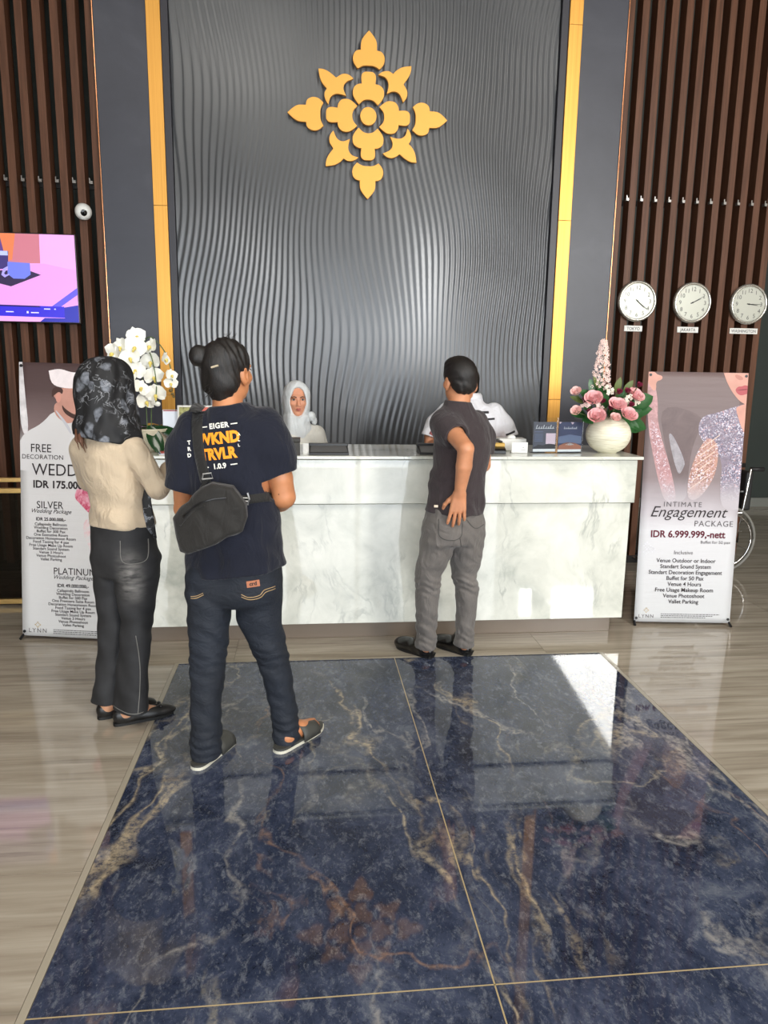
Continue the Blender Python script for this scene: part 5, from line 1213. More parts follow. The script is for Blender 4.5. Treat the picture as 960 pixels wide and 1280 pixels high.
    MB().tube([(-.02, 0, 0), (-.016, 0, .02), (.014, 0, .024), (.02, 0, .004), (-.02, 0, 0)], .0035, 6).build('slider', M_BKL, bag, loc=hit - Vector(bo) - Vector((0, .012, 0)))
man_navy()
def add_shoe(par, org, heel, toe, m_up, m_sole, wid=.040, height=.075, low=False, toe_r=.7, name='shoe', skinm=None):
    """closed shoe grown along heel->toe; low=True leaves the instep open"""
    h_, f, r, L = shoe_frame(heel, toe); R = np.stack([r, f, np.array([0, 0, 1.])], 1)
    P = lambda u, s_, z: h_ + f * u * L + r * s_ + np.array([0, 0, z])
    lo = np.minimum(h_, h_ + f * L) - .09; hi = np.maximum(h_, h_ + f * L) + .09; lo[2] = -.004; hi[2] = .16
    v = Vol(lo, hi, 0.003)
    zt = 1.0 if low else 1.35
    v.ell(P(.17, 0, .030 * zt), (wid * .82, .050, .040 * zt), R, 0); v.ell(P(.45, 0, .028 * zt), (wid * .86, .10, .036 * zt), R, 0.02); v.ell(P(.74, 0, .024 * zt), (wid, .075, .032 * zt), R, 0.02); v.ell(P(.90, 0, .020 * zt), (wid * toe_r, .048, .022 * zt), R, 0.02)
    if low:
        v.ell(P(.13, 0, .050), (wid * .74, .040, .030), R, 0.015)
        v.ell(P(.40, 0, .082), (wid * .62, .105, .052), R, 0.006, 'd')
    else:
        v.cap(P(.20, 0, .03), P(.20, 0, height), wid * .86, wid * .92, 0.02); v.cap(P(.42, 0, .035), P(.30, 0, height), wid * .8, wid * .8, 0.03)
        v.cap(P(.20, 0, height - .02), P(.20, 0, height + .08), wid * .74, wid * .76, 0.004, 'd')
    v.plane_cut((0, 0, .012), (0, 0, -1))
    sh = link(name, v.mesh(name, m_up, org), par)
    pl = smooth_poly([(-.012, 0), (.0, wid * .72), (.10, wid * .80), (.17, wid * 1.02), (.225, wid * .9), (L + .012, wid * .3), (L + .012, -wid * .3), (.225, -wid * .9), (.17, -wid * 1.02), (.10, -wid * .80), (.0, -wid * .72)], set(), 2)
    n = len(pl); b = MB(); q = lambda u, s_, z: Vector(h_ + f * u + r * s_ + np.array([0, 0, z])) - Vector(org)
    b.add([q(u, s_, .0005) for u, s_ in pl] + [q(u, s_, .014) for u, s_ in pl], [tuple(range(n)), tuple(range(n, 2 * n))] + [(i, (i + 1) % n, n + (i + 1) % n, n + i) for i in range(n)])
    b.build('sole', m_sole, sh)
    if not low: b = MB(); b.add([q(u, s_, .0005) for u, s_ in ((0, -.028), (.06, -.03), (.06, .03), (0, .028))] + [q(u, s_, .026) for u, s_ in ((-.01, -.03), (.06, -.03), (.06, .03), (-.01, .03))], [(0, 1, 2, 3), (4, 5, 6, 7), (0, 1, 5, 4), (1, 2, 6, 5), (2, 3, 7, 6), (3, 0, 4, 7)]); b.build('heel', m_sole, sh)
    return sh, P, R
# ------------------------------------------------------------------ woman with patterned headscarf
def woman_scarf():
    org = (-0.81, 3.22, 0.0); skin = skin_mat('light_tan_skin', (204, 150, 116)); yw = -38; a = math.radians(yw)
    Rh = yawm(-32, 2, 2); hc = (-0.838, 3.235, 1.515)
    b = Vol((-1.12, 2.95, -.01), (-.30, 3.72, 1.68), GH)
    add_head(b, hc, Rh, .96, (-.842, 3.21, 1.34))
    b.loft([(.85, -.797, 3.22, .11, .085), (1.05, -.80, 3.22, .10, .08), (1.25, -.835, 3.215, .12, .08), (1.34, -.842, 3.21, .06, .055)], a)
    b.chain([(-.725, 3.16, 1.275), (-.632, 3.155, 1.095)], [.042, .036]); b.chain([(-.632, 3.155, 1.095), (-.60, 3.30, 1.15), (-.575, 3.40, 1.185)], [.034, .030, .022])
    add_hand(b, (-.575, 3.40, 1.185), (.30, .9, .12), (-.3, .1, -1), -1, (25, 35, 25), .9)
    b.chain([(-.945, 3.26, 1.265), (-.955, 3.36, 1.09), (-.82, 3.50, 1.12)], [.042, .034, .024]); add_hand(b, (-.82, 3.50, 1.12), (.6, .75, .1), (0, .2, -1), 1, (25, 35, 25), .9)
    for x0, y0, x1, y1, x2, y2 in ((-.86, 3.25, -.875, 3.265, -.925, 3.275), (-.74, 3.19, -.755, 3.2, -.815, 3.215)):
        b.chain([(x0, y0, .85), (x1, y1, .46), (x2, y2, .07)], [.05, .036, .026], 0.03)
    feet = (((-.957, 3.265, 0), (-.745, 3.375, 0)), ((-.868, 3.195, 0), (-.640, 3.300, 0)))
    for he, to in feet:
        h_, f, r, L = shoe_frame(he, to); P = lambda u, s_, z: h_ + f * u * L + r * s_ + np.array([0, 0, z])
        b.chain([P(.2, 0, .085), P(.17, 0, .05), P(.45, 0, .052), P(.72, 0, .030)], [.032, .029, .028, .022], 0.02)
    o = person('woman in black and grey patterned headscarf, beige top and flared black jeans', org, b, skin)
    face_parts(o, hc, Rh, org, .96)
    # beige top
    def wr(th, z, u, v): return 0.004 * np.sin(55 * z + 2.5 * th) * np.exp(-((z - 1.0) / .06) ** 2) + 0.003 * np.sin(24 * z - 3 * th)
    s = Vol((-1.06, 3.02, .88), (-.53, 3.50, 1.42), GH)
    s.loft([(.928, -.797, 3.215, .150, .118), (.955, -.797, 3.215, .148, .118), (1.02, -.798, 3.217, .130, .108), (1.12, -.818, 3.218, .136, .110), (1.21, -.834, 3.217, .143, .108), (1.28, -.838, 3.215, .135, .095), (1.325, -.842, 3.212, .09, .07), (1.36, -.842, 3.212, .06, .058)], a, (0, 0), 0, .006, wr)
    s.chain([(-.722, 3.155, 1.265), (-.667, 3.140, 1.175), (-.622, 3.140, 1.098)], [.058, .050, .046], 0.012); s.chain([(-.622, 3.140, 1.098), (-.600, 3.30, 1.15), (-.582, 3.37, 1.175)], [.046, .041, .034], 0.010)
    s.chain([(-.945, 3.255, 1.255), (-.957, 3.34, 1.10)], [.060, .048], 0.04); s.chain([(-.957, 3.34, 1.10), (-.84, 3.48, 1.12)], [.046, .034], 0.015)
    s.cap((-.842, 3.212, 1.33), (-.842, 3.212, 1.40), .052, .055, .004, 'd')
    s.ripple(0.0040, fold((26, 18, 36), (12, 9, 14), 0.9)); s.ripple(0.002, fold((40, 30, 70), (18, 3, 9), 2.3))
    part(s, 'top', cloth('beige_knit', (186, 168, 144), 220, 0.85, 0.06), o)
    # flared jeans
    def wl(th, z, u, v): return 0.0028 * np.sin(80 * z + 2 * th) * np.exp(-((z - .80) / .07) ** 2) + 0.002 * np.sin(34 * z + 3 * th) * (z < .7)
    j = Vol((-1.04, 3.05, .03), (-.60, 3.42, 1.0), GH)
    j.loft([(.082, -.930, 3.272, .066, .052), (.22, -.905, 3.27, .060, .052), (.48, -.868, 3.262, .064, .066), (.66, -.856, 3.255, .074, .085), (.78, -.846, 3.245, .080, .098), (.90, -.84, 3.24, .05, .06)], a, (0, 0), 0, .006, wl)
    j.loft([(.068, -.800, 3.212, .094, .058), (.22, -.788, 3.21, .080, .056), (.48, -.752, 3.198, .066, .066), (.66, -.742, 3.195, .082, .092), (.78, -.738, 3.19, .090, .105), (.90, -.75, 3.20, .05, .06)], a, (0, 0), .006, .006, wl)
    j.loft([(.70, -.790, 3.215, .135, .105), (.80, -.790, 3.213, .145, .120), (.88, -.795, 3.215, .145, .115), (.96, -.797, 3.215, .142, .105)], a, (0, 0), .02, .02)
    j.ripple(0.0022, fold((18, 14, 64), (24, 9, 14), .4))
    t = NT('washed_black_denim'); p = t.obj()
    sx = t.n('ShaderNodeSeparateXYZ', {0: p}); X, Y, Z = sx.outputs
    fade = t.math('MULTIPLY', t.n('ShaderNodeMapRange', {0: t.math('ABSOLUTE', t.math('SUBTRACT', Z, .72)), 1: .0, 2: .16, 3: 1.0, 4: 0.0}, interpolation_type='SMOOTHSTEP').outputs[0],
                  t.n('ShaderNodeMapRange', {0: t.math('ABSOLUTE', t.math('SUBTRACT', X, .065)), 1: .0, 2: .075, 3: 1.0, 4: 0.0}, interpolation_type='SMOOTHSTEP').outputs[0])
    fade = t.math('MULTIPLY', fade, t.ramp(t.noise(t.mapping(p, (1, 1, 3)), 18, 4), [(0.3, (90, 90, 90)), (0.65, (255, 255, 255))]))
    c = t.mix(t.math('MULTIPLY', fade, .8), t.ramp(t.noise(p, 8, 4), [(0.3, (24, 24, 26)), (0.7, (44, 44, 46))]), lin((140, 136, 132)))
    t.set(Base_Color=c, Roughness=.8, Normal=t.bump(t.noise(p, 500, 2), .2, .002))
    je = part(j, 'jeans', t.m, o); jt = bvh_of(je)
    M_ST = mat('grey_stitching', (110, 108, 104), .7)
    ribbon([(-.742, 3.1, .45), (-.735, 3.1, .30), (-.742, 3.1, .18), (-.752, 3.1, .08)], .003, jt, 'stitching', M_ST, je, org, lift=.001, th=.0012)
    ribbon([(-.875, 3.1, .090), (-.80, 3.1, .082), (-.73, 3.1, .083)], .003, jt, 'stitching', M_ST, je, org, lift=.001, th=.0012)
    ribbon([(-.775, 3.1, .885), (-.77, 3.1, .80), (-.72, 3.1, .785), (-.675, 3.1, .80), (-.672, 3.1, .88)], .0025, jt, 'stitching', M_ST, je, org, lift=.001, th=.0012)
    # headscarf
    P = lambda p_: np.array(hc) + Rh @ np.array(p_)
    def wh(th, z, u, v): return 0.005 * np.sin(5 * th + 30 * (z - 1.3)) * np.clip((1.5 - z) * 6, 0, 1) + .003 * np.sin(11 * th - 24 * z)
    k = Vol((-1.04, 3.02, 1.24), (-.62, 3.42, 1.68), .0038)
    k.loft([(1.285, -.832, 3.215, .138, .122), (1.34, -.832, 3.217, .135, .124), (1.40, -.836, 3.222, .120, .120), (1.47, -.839, 3.23, .108, .124), (1.54, -.838, 3.235, .104, .122), (1.595, -.836, 3.236, .088, .100), (1.625, -.834, 3.236, .062, .072), (1.640, -.832, 3.236, .03, .036)], math.radians(-32), (0, 0), 0, .012, wh)
    k.cap((-.74, 3.13, 1.335), (-.70, 3.16, 1.315), .03, .016, .03)
    k.ell(P((0, .115, -.03)), (.060, .07, .085), Rh, .012, 'd')
    k.loft([(1.24, -.835, 3.215, .118, .10), (1.315, -.835, 3.215, .112, .10)], math.radians(-32), (0, 0), .004, .006, None, 'd')
    k.plane_cut((-.95, 3.1, 1.322), (-.20, -.05, -1)); 
    k.ripple(.0035, fold((36, 30, 22), (14, 9, 20), .5)); k.ripple(.002, fold((50, 40, 80), (20, 13, 9), 2.1))
    t = NT('leaf_pattern_scarf'); p = t.obj()
    w = t.n('ShaderNodeVectorMath', {0: p, 1: t.n('ShaderNodeVectorMath', {0: t.n('ShaderNodeTexNoise', {'Vector': p, 'Scale': 14.0, 'Detail': 3.0}).outputs['Color'], 'Scale': .05}, operation='SCALE').outputs[0]}, operation='ADD').outputs[0]
    vo = t.n('ShaderNodeTexVoronoi', {'Vector': t.mapping(w, (1, 1, .7), (.4, .3, .2)), 'Scale': 20.0}); sel = t.n('ShaderNodeSeparateColor', {0: vo.outputs['Color']}).outputs[0]
    inn = t.ramp(vo.outputs['Distance'], [(.36, (255, 255, 255)), (.5, (0, 0, 0))])
    pick = t.ramp(sel, [(.42, (0, 0, 0)), (.46, (255, 255, 255))]); tone = t.ramp(t.noise(p, 45, 4), [(.35, (52, 54, 60)), (.65, (118, 122, 130))])
    c = t.mix(t.math('MULTIPLY', inn, pick), lin((14, 14, 17)), tone)
    ln_ = t.math('ABSOLUTE', t.math('SUBTRACT', t.noise(w, 22, 3, .5, .6), .5)); c = t.mix(t.math('MULTIPLY', t.ramp(ln_, [(0, (255, 255, 255)), (.022, (0, 0, 0))]), t.ramp(t.noise(p, 12, 2), [(.45, (0, 0, 0)), (.6, (200, 200, 200))])), c, lin((170, 172, 178)))
    t.set(Base_Color=c, Roughness=.7); part(k, 'headscarf', t.m, o)
    # brown hair showing below the scarf
    hb = MB(); rr = random.Random(5)
    for q in range(16):
        x = -.935 + rr.uniform(-.010, .018); y = 3.135 + rr.uniform(-.01, .02)
        hb.tube([Vector(pp_) - Vector(org) for pp_ in ((x, y + .02, 1.345), (x + .002, y, 1.30), (x + .012 + rr.uniform(-.006, .01), y, 1.262 + rr.uniform(-.015, .02)))], [.004, .0035, .001], 5)
    hb.build('hair', mat('brown_hair', (96, 62, 44), .5), o, smooth=True)
    # black scarf end hanging past the arm
    T_ = MB(); vs = []; fs = []
    rows = [(-.655, 3.14, 1.12), (-.668, 3.125, 1.05), (-.662, 3.12, .99), (-.655, 3.125, .93), (-.640, 3.13, .885)]
    for (x, y, z), w_ in zip(rows, (.03, .036, .04, .036, .012)):
        for q in range(4): vs.append(Vector((x + (q / 3 - .5) * w_, y + .006 * math.sin(q * 2), z)) - Vector(org))
    for i in range(len(rows) - 1):
        for q in range(3): kk = i * 4 + q; fs.append((kk, kk + 1, kk + 5, kk + 4))
    te = T_.add(vs, fs).build('scarf_end', t.m, o, smooth=True); sd = te.modifiers.new('thick', 'SOLIDIFY'); sd.thickness = .006
    M_FLAT = mat('black_leather_flat', (24, 23, 23), .38); M_FS = mat('black_rubber', (16, 16, 16), .6)
    for he, to in feet:
        sh, P2, R2 = add_shoe(o, org, he, to, M_FLAT, M_FS, .036, .06, True, .62, 'flat_shoe')
        bw = MB(); c0 = Vector(P2(.80, 0, .056)) - Vector(org); M3 = Matrix([list(q) for q in R2])
        for sx in (-1, 1): bw.ball(c0 + M3 @ Vector((sx * .016, 0, .002)), (.016, .010, .006), 8, M=M3)
        bw.ball(c0, (.006, .008, .007), 8, M=M3); bw.build('bow', M_FLAT, sh, smooth=True)
woman_scarf()
# ------------------------------------------------------------------ man at the counter
def man_counter():
    org = (0.79, 3.80, 0.0); skin = skin_mat('warm_tan_skin', (192, 132, 96)); yw = 32; a = math.radians(yw)
    Rh = yawm(20, 2, -3); hc = (.797, 3.835, 1.550)
    b = Vol((.46, 3.34, -.01), (1.16, 4.36, 1.71), GH)
    add_head(b, hc, Rh, .98, (.790, 3.80, 1.42))
    b.loft([(.85, .782, 3.76, .10, .07), (1.05, .80, 3.77, .115, .085), (1.25, .82, 3.79, .14, .09), (1.36, .80, 3.80, .13, .08), (1.43, .79, 3.80, .06, .055)], a)
    el, wrist = np.array((.778, 3.530, 1.228)), np.array((.765, 3.575, 1.005))
    b.chain([(.70, 3.76, 1.345), (.745, 3.64, 1.285), el], [.05, .046, .040]); b.chain([el, (.775, 3.545, 1.14), wrist], [.040, .040, .028])
    add_hand(b, wrist, (-.06, .07, -1), (.1, 1, .1), -1, (4, 8, 8), 1.08, 1.6, .9)
    b.chain([(.91, 3.88, 1.345), (.955, 3.90, 1.20), (.955, 3.885, 1.105)], [.048, .043, .040]); b.chain([(.955, 3.885, 1.105), (.952, 3.98, 1.15), (.935, 4.13, 1.158)], [.040, .036, .026])
    add_hand(b, (.935, 4.13, 1.158), (-.2, 1, -.02), (0, -.05, -1), -1, (15, 25, 15))
    for x0, y0, x1, y1, x2, y2 in ((.69, 3.75, .653, 3.81, .668, 3.88), (.865, 3.79, .872, 3.85, .892, 3.90)):
        b.chain([(x0 * .9 + .078, y0, .80), (x1, y1, .44), (x2, y2, .06)], [.05, .034, .024], .03)
    o = person('man in faded black T-shirt leaning at counter with one hand on hip', org, b, skin)
    face_parts(o, hc, Rh, org, .98)
    def wr(th, z, u, v): return .004 * np.sin(30 * z + 3 * th) * np.clip((1.2 - z) * 4, 0, 1) + .005 * np.sin(7 * th + 14 * z) * np.clip((1.15 - z) * 4, 0, 1)
    s = Vol((.52, 3.42, .80), (1.10, 4.05, 1.50), GH)
    s.loft([(.868, .776, 3.755, .158, .135), (.95, .783, 3.76, .155, .128), (1.08, .800, 3.77, .150, .122), (1.22, .815, 3.785, .160, .125), (1.31, .808, 3.79, .158, .112), (1.375, .797, 3.795, .125, .092), (1.42, .790, 3.80, .082, .072), (1.448, .788, 3.80, .068, .065)], a, (-.07, .0), 0, .006, wr)
    s.chain([(.705, 3.76, 1.335), (.725, 3.70, 1.31), (.748, 3.635, 1.285)], [.070, .070, .066], .035)
    s.chain([(.905, 3.875, 1.335), (.945, 3.895, 1.25), (.958, 3.90, 1.165)], [.066, .066, .060], .04)
    for c_, n_ in (((.750, 3.630, 1.283), (.3, -.80, -.45)), ((.958, 3.90, 1.160), (.05, .0, -1))):
        c_ = np.array(c_); n_ = np.array(n_) / np.linalg.norm(n_)
        s.put(c_ - .1, c_ + .1, lambda x, y, z: np.maximum(-((x - c_[0]) * n_[0] + (y - c_[1]) * n_[1] + (z - c_[2]) * n_[2]), np.sqrt((x - c_[0]) ** 2 + (y - c_[1]) ** 2 + (z - c_[2]) ** 2) - .078), .006, 'd')
        s.cap(c_ - n_ * .05, c_ + n_ * .05, .051, .054, .004, 'd')
    s.cap((.789, 3.80, 1.42), (.789, 3.80, 1.50), .054, .058, .004, 'd')
    s.ripple(.0032, fold((24, 20, 40), (10, 12, 14), 1.2)); s.ripple(.0022, fold((40, 20, 70), (14, 6, 12), .2))
    sh = part(s, 'shirt', cloth('faded_black_jersey', (56, 48, 50), 200, .85, .10), o)
    def wl(th, z, u, v): return .0020 * np.sin(160 * z + 2.2 * th + 1.5 * np.sin(3 * th)) * (1.3 * np.exp(-((z - .46) / .06) ** 2) + np.exp(-((z - .12) / .06) ** 2)) + .0018 * np.sin(40 * z + 2.5 * th)
    j = Vol((.52, 3.52, .03), (1.02, 4.05, .98), GH)
    j.loft([(.058, .668, 3.895, .053, .060), (.15, .666, 3.880, .053, .060), (.33, .658, 3.835, .058, .064), (.50, .655, 3.80, .065, .074), (.66, .690, 3.765, .086, .092), (.80, .715, 3.755, .096, .106), (.89, .73, 3.755, .06, .07)], a, (0, 0), 0, .006, wl)
    j.loft([(.058, .893, 3.915, .049, .058), (.15, .891, 3.90, .047, .056), (.38, .886, 3.86, .058, .064), (.50, .866, 3.845, .065, .073), (.66, .860, 3.80, .085, .092), (.80, .848, 3.78, .093, .104), (.89, .84, 3.78, .06, .07)], a, (0, 0), .006, .006, wl)
    j.loft([(.70, .775, 3.765, .150, .110), (.78, .776, 3.76, .160, .128), (.86, .778, 3.76, .158, .125), (.93, .78, 3.76, .15, .115)], a, (0, 0), .03, .02)
    j.ripple(.0030, fold((26, 24, 66), (22, 12, 12), .7)); j.ripple(.0016, fold((60, 40, 110), (14, 22, 10), 1.2)); j.ripple(.0015, fold((40, 30, 40), (12, 20, 8), 2.6))
    je = part(j, 'jeans', cloth('grey_denim', (106, 101, 97), 260, .85, .14), o); jt = bvh_of(je)
    M_ST = mat('dark_grey_stitching', (66, 64, 62), .7)
    for pts in ([(.675, 3.6, .855), (.678, 3.6, .77), (.735, 3.6, .745), (.790, 3.6, .765), (.795, 3.6, .85)], [(.785, 3.6, .76), (.80, 3.6, .70)], [(.82, 3.6, .85), (.87, 3.6, .80), (.93, 3.6, .81)]):
        ribbon(pts, .0035, jt, 'stitching', M_ST, je, org, lift=.001, th=.0015)
    MB().box((-.01, -.003, -.006), (.01, .003, .006)).build('hem_tag', mat('cream_tag', (206, 190, 170), .6), sh, loc=Vector((.655, 3.625, .925)) - Vector(org))
    # short hair
    P = lambda p_: np.array(hc) + Rh @ (np.array(p_) * .98)
    hv = Vol((.62, 3.66, 1.40), (.98, 4.02, 1.72), .0036)
    hv.ell(P((0, -.014, .038)), (.083, .101, .090), Rh, 0); hv.ell(P((0, -.058, -.018)), (.066, .050, .050), Rh, .02); hv.ell(P((0, .03, .088)), (.056, .07, .036), Rh, .03)
    hv.ell(P((0, .112, -.045)), (.09, .085, .105), Rh, .012, 'd')
    for sx in (-1, 1): hv.ell(P((sx * .088, .006, -.042)), (.028, .034, .048), Rh, .008, 'd')
    hv.ripple(.0016, fold((200, 160, 120), (34, 28, 30), .3)); hv.ripple(.0014, fold((90, 130, 210), (30, 18, 20), 1.7))
    part(hv, 'hair', M_HAIR, o)
    M_SHOE = mat('black_polished_leather', (18, 17, 17), .22, coat=.4); M_SS = mat('black_shoe_sole', (14, 14, 14), .5)
    for he, to in (((.700, 3.885, 0), (.535, 4.075, 0)), ((.925, 3.905, 0), (.765, 4.10, 0))):
        s_, P2, R2 = add_shoe(o, org, he, to, M_SHOE, M_SS, .046, .092, False, .78)
        st = MB()
        for q in range(3):
            u = .50 + .07 * q; st.tube([Vector(P2(u, -.026, .076 - .006 * q)) - Vector(org), Vector(P2(u, 0, .092 - .009 * q)) - Vector(org), Vector(P2(u, .026, .076 - .006 * q)) - Vector(org)], .003, 5)
        st.build('laces', M_SS, s_)
man_counter()
# ------------------------------------------------------------------ receptionists behind the counter
M_BLKTR = cloth('black_trouser_cloth', (28, 28, 30))
def receptionist_woman():
    org = (-.065, 5.05, 0.0); skin = skin_mat('fair_tan_skin', (208, 146, 116)); yw = 186; a = math.radians(yw)
    Rh = yawm(188, 0, 0); hc = (-.062, 5.045, 1.395)
    b = Vol((-.32, 4.74, -.01), (.20, 5.28, 1.54), GH)
    add_head(b, hc, Rh, .95, (-.065, 5.06, 1.24))
    b.loft([(.75, -.065, 5.06, .11, .08), (1.0, -.065, 5.06, .11, .08), (1.15, -.065, 5.06, .13, .08), (1.25, -.065, 5.06, .06, .055)], a)
    for sx in (-1, 1):
        b.chain([(-.065 + sx * .14, 5.06, 1.18), (-.065 + sx * .185, 5.05, .99), (-.065 + sx * .13, 4.94, .95)], [.040, .034, .024]); add_hand(b, (-.065 + sx * .13, 4.94, .95), (-sx * .4, -.8, 0), (0, 0, -1), sx, (20, 30, 20), .9)
        b.chain([(-.065 + sx * .07, 5.06, .78), (-.065 + sx * .075, 5.05, .42), (-.065 + sx * .075, 5.06, .05)], [.065, .045, .032])
        b.cap((-.065 + sx * .075, 5.05, .03), (-.065 + sx * .085, 4.90, .03), .032, .028)
    o = person('female receptionist in white uniform and white headscarf behind counter', org, b, skin)
    face_parts(o, hc, Rh, org, .95)
    def wr(th, z, u, v): return .003 * np.sin(8 * th + 20 * z) + .002 * np.sin(60 * z + 3 * th)
    s = Vol((-.36, 4.72, .66), (.24, 5.26, 1.32), GH)
    s.loft([(.70, -.065, 5.06, .17, .125), (.9, -.065, 5.06, .155, .115), (1.05, -.065, 5.06, .158, .118), (1.15, -.065, 5.06, .158, .105), (1.215, -.065, 5.06, .115, .085), (1.26, -.065, 5.06, .06, .06)], a, (0, 0), 0, .008, wr)
    for sx in (-1, 1): s.chain([(-.065 + sx * .135, 5.06, 1.165), (-.065 + sx * .185, 5.05, 1.0), (-.065 + sx * .14, 4.95, .955)], [.060, .050, .040], .03)
    s.ripple(.003, fold((30, 10, 26), (12, 8, 10), .3)); M_WC = cloth('white_uniform_cloth', (216, 214, 206), 220, .8, .04)
    bl_ = part(s, 'blouse', M_WC, o)
    for q in range(4): MB().lathe([(0, .003), (.006, .002), (.006, 0)], (0, 0, 0), 10, M=Matrix.Rotation(math.pi / 2, 4, 'X')).build('button', M_WHITE, bl_, loc=Vector((-.060, 4.935, 1.13 - .07 * q)) - Vector(org))
    P = lambda p_: np.array(hc) + Rh @ (np.array(p_) * .95)
    k = Vol((-.30, 4.86, 1.10), (.18, 5.26, 1.54), .0036)
    k.ell(P((0, -.012, .028)), (.092, .112, .105), Rh, 0); k.ell(P((0, -.015, -.045)), (.092, .100, .10), Rh, .03); k.loft([(1.13, -.065, 5.055, .125, .10), (1.19, -.065, 5.055, .12, .10), (1.24, -.063, 5.05, .088, .098), (1.30, -.062, 5.05, .085, .10)], a, (0, 0), .03, .02, wr)
    k.ell(P((0, .112, -.022)), (.066, .070, .084), Rh, .006, 'd'); k.ell(P((0, .115, .045)), (.044, .07, .050), Rh, .014, 'd'); k.ell(P((0, .112, -.062)), (.056, .070, .052), Rh, .010, 'd')
    k.ell(P((0, -.012, .0)), (.076, .100, .10), Rh, .004, 'd')
    k.ripple(.0030, fold((30, 30, 40), (14, 9, 20), .5)); k.ripple(.0018, fold((14, 60, 50), (20, 13, 9), 2.1))
    hs = part(k, 'headscarf', cloth('white_scarf_cloth', (206, 210, 212), 240, .8, .03), o)
    MB().ball((0, 0, 0), (.030, .022, .034), 12).ball((.02, .01, -.03), (.02, .014, .03), 10).build('scarf_knot', MATS.get('x', hs.data.materials[0]), hs, smooth=True, loc=Vector((.035, 5.04, 1.285)) - Vector(org))
    j = Vol((-.30, 4.88, .02), (.18, 5.24, .86), .006)
    for sx in (-1, 1): j.loft([(.04, -.065 + sx * .075, 5.06, .055, .06), (.42, -.065 + sx * .075, 5.055, .062, .065), (.78, -.065 + sx * .07, 5.06, .085, .09)], 0, (0, 0), .004)
    part(j, 'trousers', M_BLKTR, o)
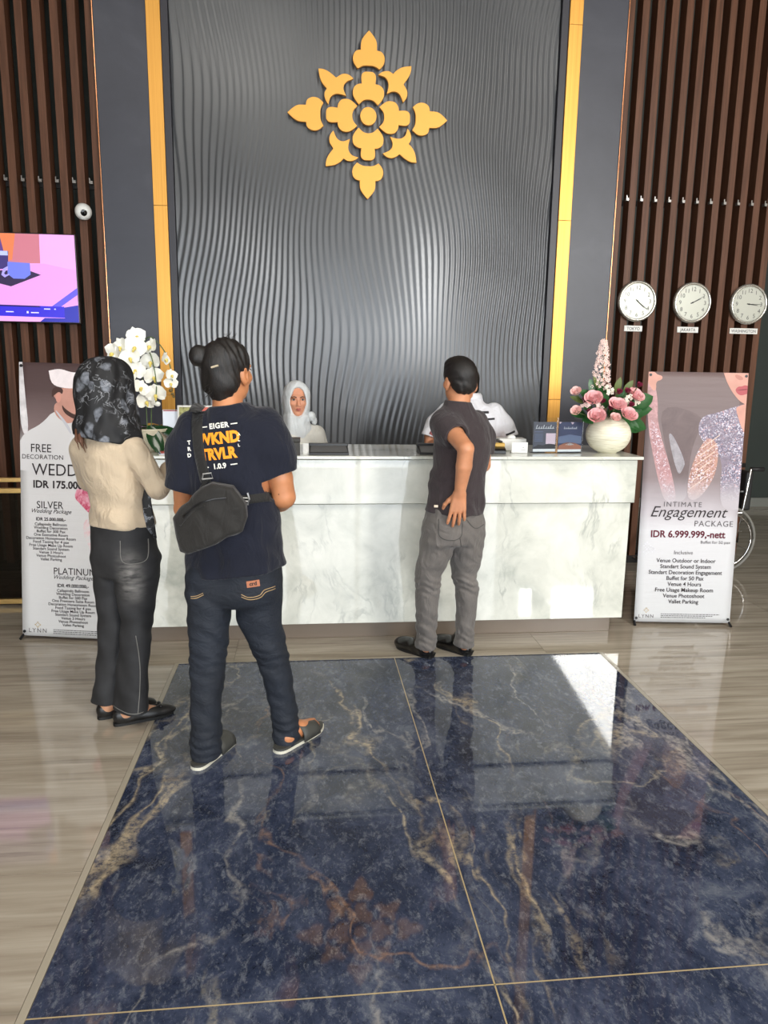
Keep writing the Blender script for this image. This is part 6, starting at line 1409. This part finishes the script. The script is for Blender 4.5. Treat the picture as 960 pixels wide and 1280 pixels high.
def receptionist_man():
    org = (1.13, 4.99, 0.0); skin = skin_mat('mid_tan_skin', (190, 134, 102)); yw = 152; a = math.radians(yw)
    Rh = yawm(140, -4, 0); hc = (1.075, 4.965, 1.510)
    b = Vol((.68, 4.60, -.01), (1.56, 5.32, 1.70), GH)
    add_head(b, hc, Rh, .98, (1.12, 4.985, 1.40))
    b.loft([(.82, 1.13, 5.0, .13, .09), (1.1, 1.13, 5.0, .13, .09), (1.33, 1.13, 5.0, .15, .09), (1.41, 1.125, 4.99, .06, .055)], a)
    b.chain([(1.30, 4.97, 1.325), (1.365, 4.95, 1.17), (1.36, 4.93, 1.09)], [.046, .042, .038]); b.chain([(1.36, 4.93, 1.09), (1.30, 4.84, 1.135), (1.22, 4.73, 1.160)], [.038, .034, .026])
    add_hand(b, (1.22, 4.73, 1.160), (-.6, -.8, 0), (0, 0, -1), -1, (20, 30, 20))
    b.chain([(.96, 5.03, 1.325), (.85, 4.99, 1.17), (.84, 4.96, 1.09)], [.046, .042, .038]); b.chain([(.84, 4.96, 1.09), (.90, 4.85, 1.135), (.98, 4.74, 1.160)], [.038, .034, .026]); add_hand(b, (.98, 4.74, 1.160), (.5, -.85, 0), (0, 0, -1), 1, (20, 30, 20))
    for sx in (-1, 1):
        b.chain([(1.13 + sx * .085, 5.0, .82), (1.13 + sx * .09, 4.99, .44), (1.13 + sx * .09, 5.0, .05)], [.07, .046, .034]); b.cap((1.13 + sx * .09, 4.99, .032), (1.10 + sx * .10, 4.84, .03), .034, .03)
    o = person('male receptionist in short sleeved white shirt behind man leaning at counter', org, b, skin)
    face_parts(o, hc, Rh, org, .98)
    def wr(th, z, u, v): return .003 * np.sin(8 * th + 20 * z) + .002 * np.sin(50 * z + 3 * th)
    s = Vol((.70, 4.76, .72), (1.54, 5.24, 1.46), GH)
    s.loft([(.78, 1.13, 5.0, .19, .135), (1.0, 1.13, 5.0, .178, .13), (1.18, 1.13, 5.0, .19, .132), (1.30, 1.13, 4.995, .185, .115), (1.365, 1.128, 4.99, .13, .09), (1.405, 1.125, 4.988, .08, .072), (1.450, 1.12, 4.985, .064, .064)], a, (0, 0), 0, .008, wr)
    s.chain([(1.285, 4.97, 1.325), (1.345, 4.955, 1.24), (1.388, 4.945, 1.165)], [.068, .068, .064], .03); s.chain([(.97, 5.03, 1.325), (.89, 5.005, 1.24), (.845, 4.985, 1.16)], [.068, .066, .062], .035)
    s.cap((1.12, 4.985, 1.42), (1.12, 4.985, 1.50), .054, .057, .004, 'd')
    for c_, n_ in (((1.390, 4.944, 1.160), (.3, -.1, -1)), ((.843, 4.984, 1.156), (-.3, -.1, -1))):
        c_ = np.array(c_); n_ = np.array(n_) / np.linalg.norm(n_)
        s.put(c_ - .1, c_ + .1, lambda x, y, z: np.maximum(-((x - c_[0]) * n_[0] + (y - c_[1]) * n_[1] + (z - c_[2]) * n_[2]), np.sqrt((x - c_[0]) ** 2 + (y - c_[1]) ** 2 + (z - c_[2]) ** 2) - .088), .006, 'd')
        s.cap(c_ - n_ * .05, c_ + n_ * .05, .050, .053, .004, 'd')
    s.ripple(.003, fold((30, 12, 30), (12, 8, 10), 1.3))
    M_WS = cloth('pale_shirt_cloth', (222, 222, 228), 220, .8, .04); sh = part(s, 'shirt', M_WS, o); tr = bvh_of(sh)
    M_TRIM = mat('dark_shirt_trim', (44, 42, 46), .6); M_BATIK = mat('maroon_batik', (150, 84, 84), .7, var=(80, .5))
    for pts, w_, m_, n_ in (([(1.16, 4.8, 1.333), (1.222, 4.8, 1.333)], .014, M_TRIM, 'name_tag'), ([(1.19, 4.8, 1.287), (1.265, 4.8, 1.290)], .013, M_TRIM, 'pocket_trim'), ([(1.350, 4.8, 1.180), (1.415, 4.8, 1.205)], .013, M_TRIM, 'cuff_trim'), ([(.885, 4.8, 1.235), (.850, 4.8, 1.17)], .05, M_BATIK, 'patterned_panel')):
        ribbon(pts, w_, tr, n_, m_, sh, org, lift=.003, th=.002, n=8)
    co = MB().lathe([(.066, 0), (.074, .012), (.067, .052), (.061, .05), (.060, .0)], (0, 0, 0), 28).build('collar', M_WS, sh, smooth=True, loc=Vector((1.12, 4.983, 1.405)) - Vector(org))
    P = lambda p_: np.array(hc) + Rh @ (np.array(p_) * .98)
    hv = Vol((.90, 4.80, 1.38), (1.26, 5.14, 1.68), .004)
    hv.ell(P((0, -.016, .040)), (.085, .103, .094), Rh, 0); hv.ell(P((0, -.060, -.030)), (.066, .052, .060), Rh, .03)
    hv.ell(P((0, .112, -.045)), (.09, .085, .105), Rh, .012, 'd')
    for sx in (-1, 1): hv.ell(P((sx * .088, .006, -.042)), (.028, .034, .048), Rh, .008, 'd')
    hv.ripple(.0016, fold((200, 160, 120), (34, 28, 30), .3)); part(hv, 'hair', M_HAIR, o)
    j = Vol((.95, 4.84, .02), (1.32, 5.18, .92), .006)
    for sx in (-1, 1): j.loft([(.04, 1.13 + sx * .09, 5.0, .055, .062), (.44, 1.13 + sx * .09, 4.995, .066, .07), (.86, 1.13 + sx * .08, 5.0, .095, .10)], 0, (0, 0), .004)
    part(j, 'trousers', M_BLKTR, o)
receptionist_woman(); receptionist_man()
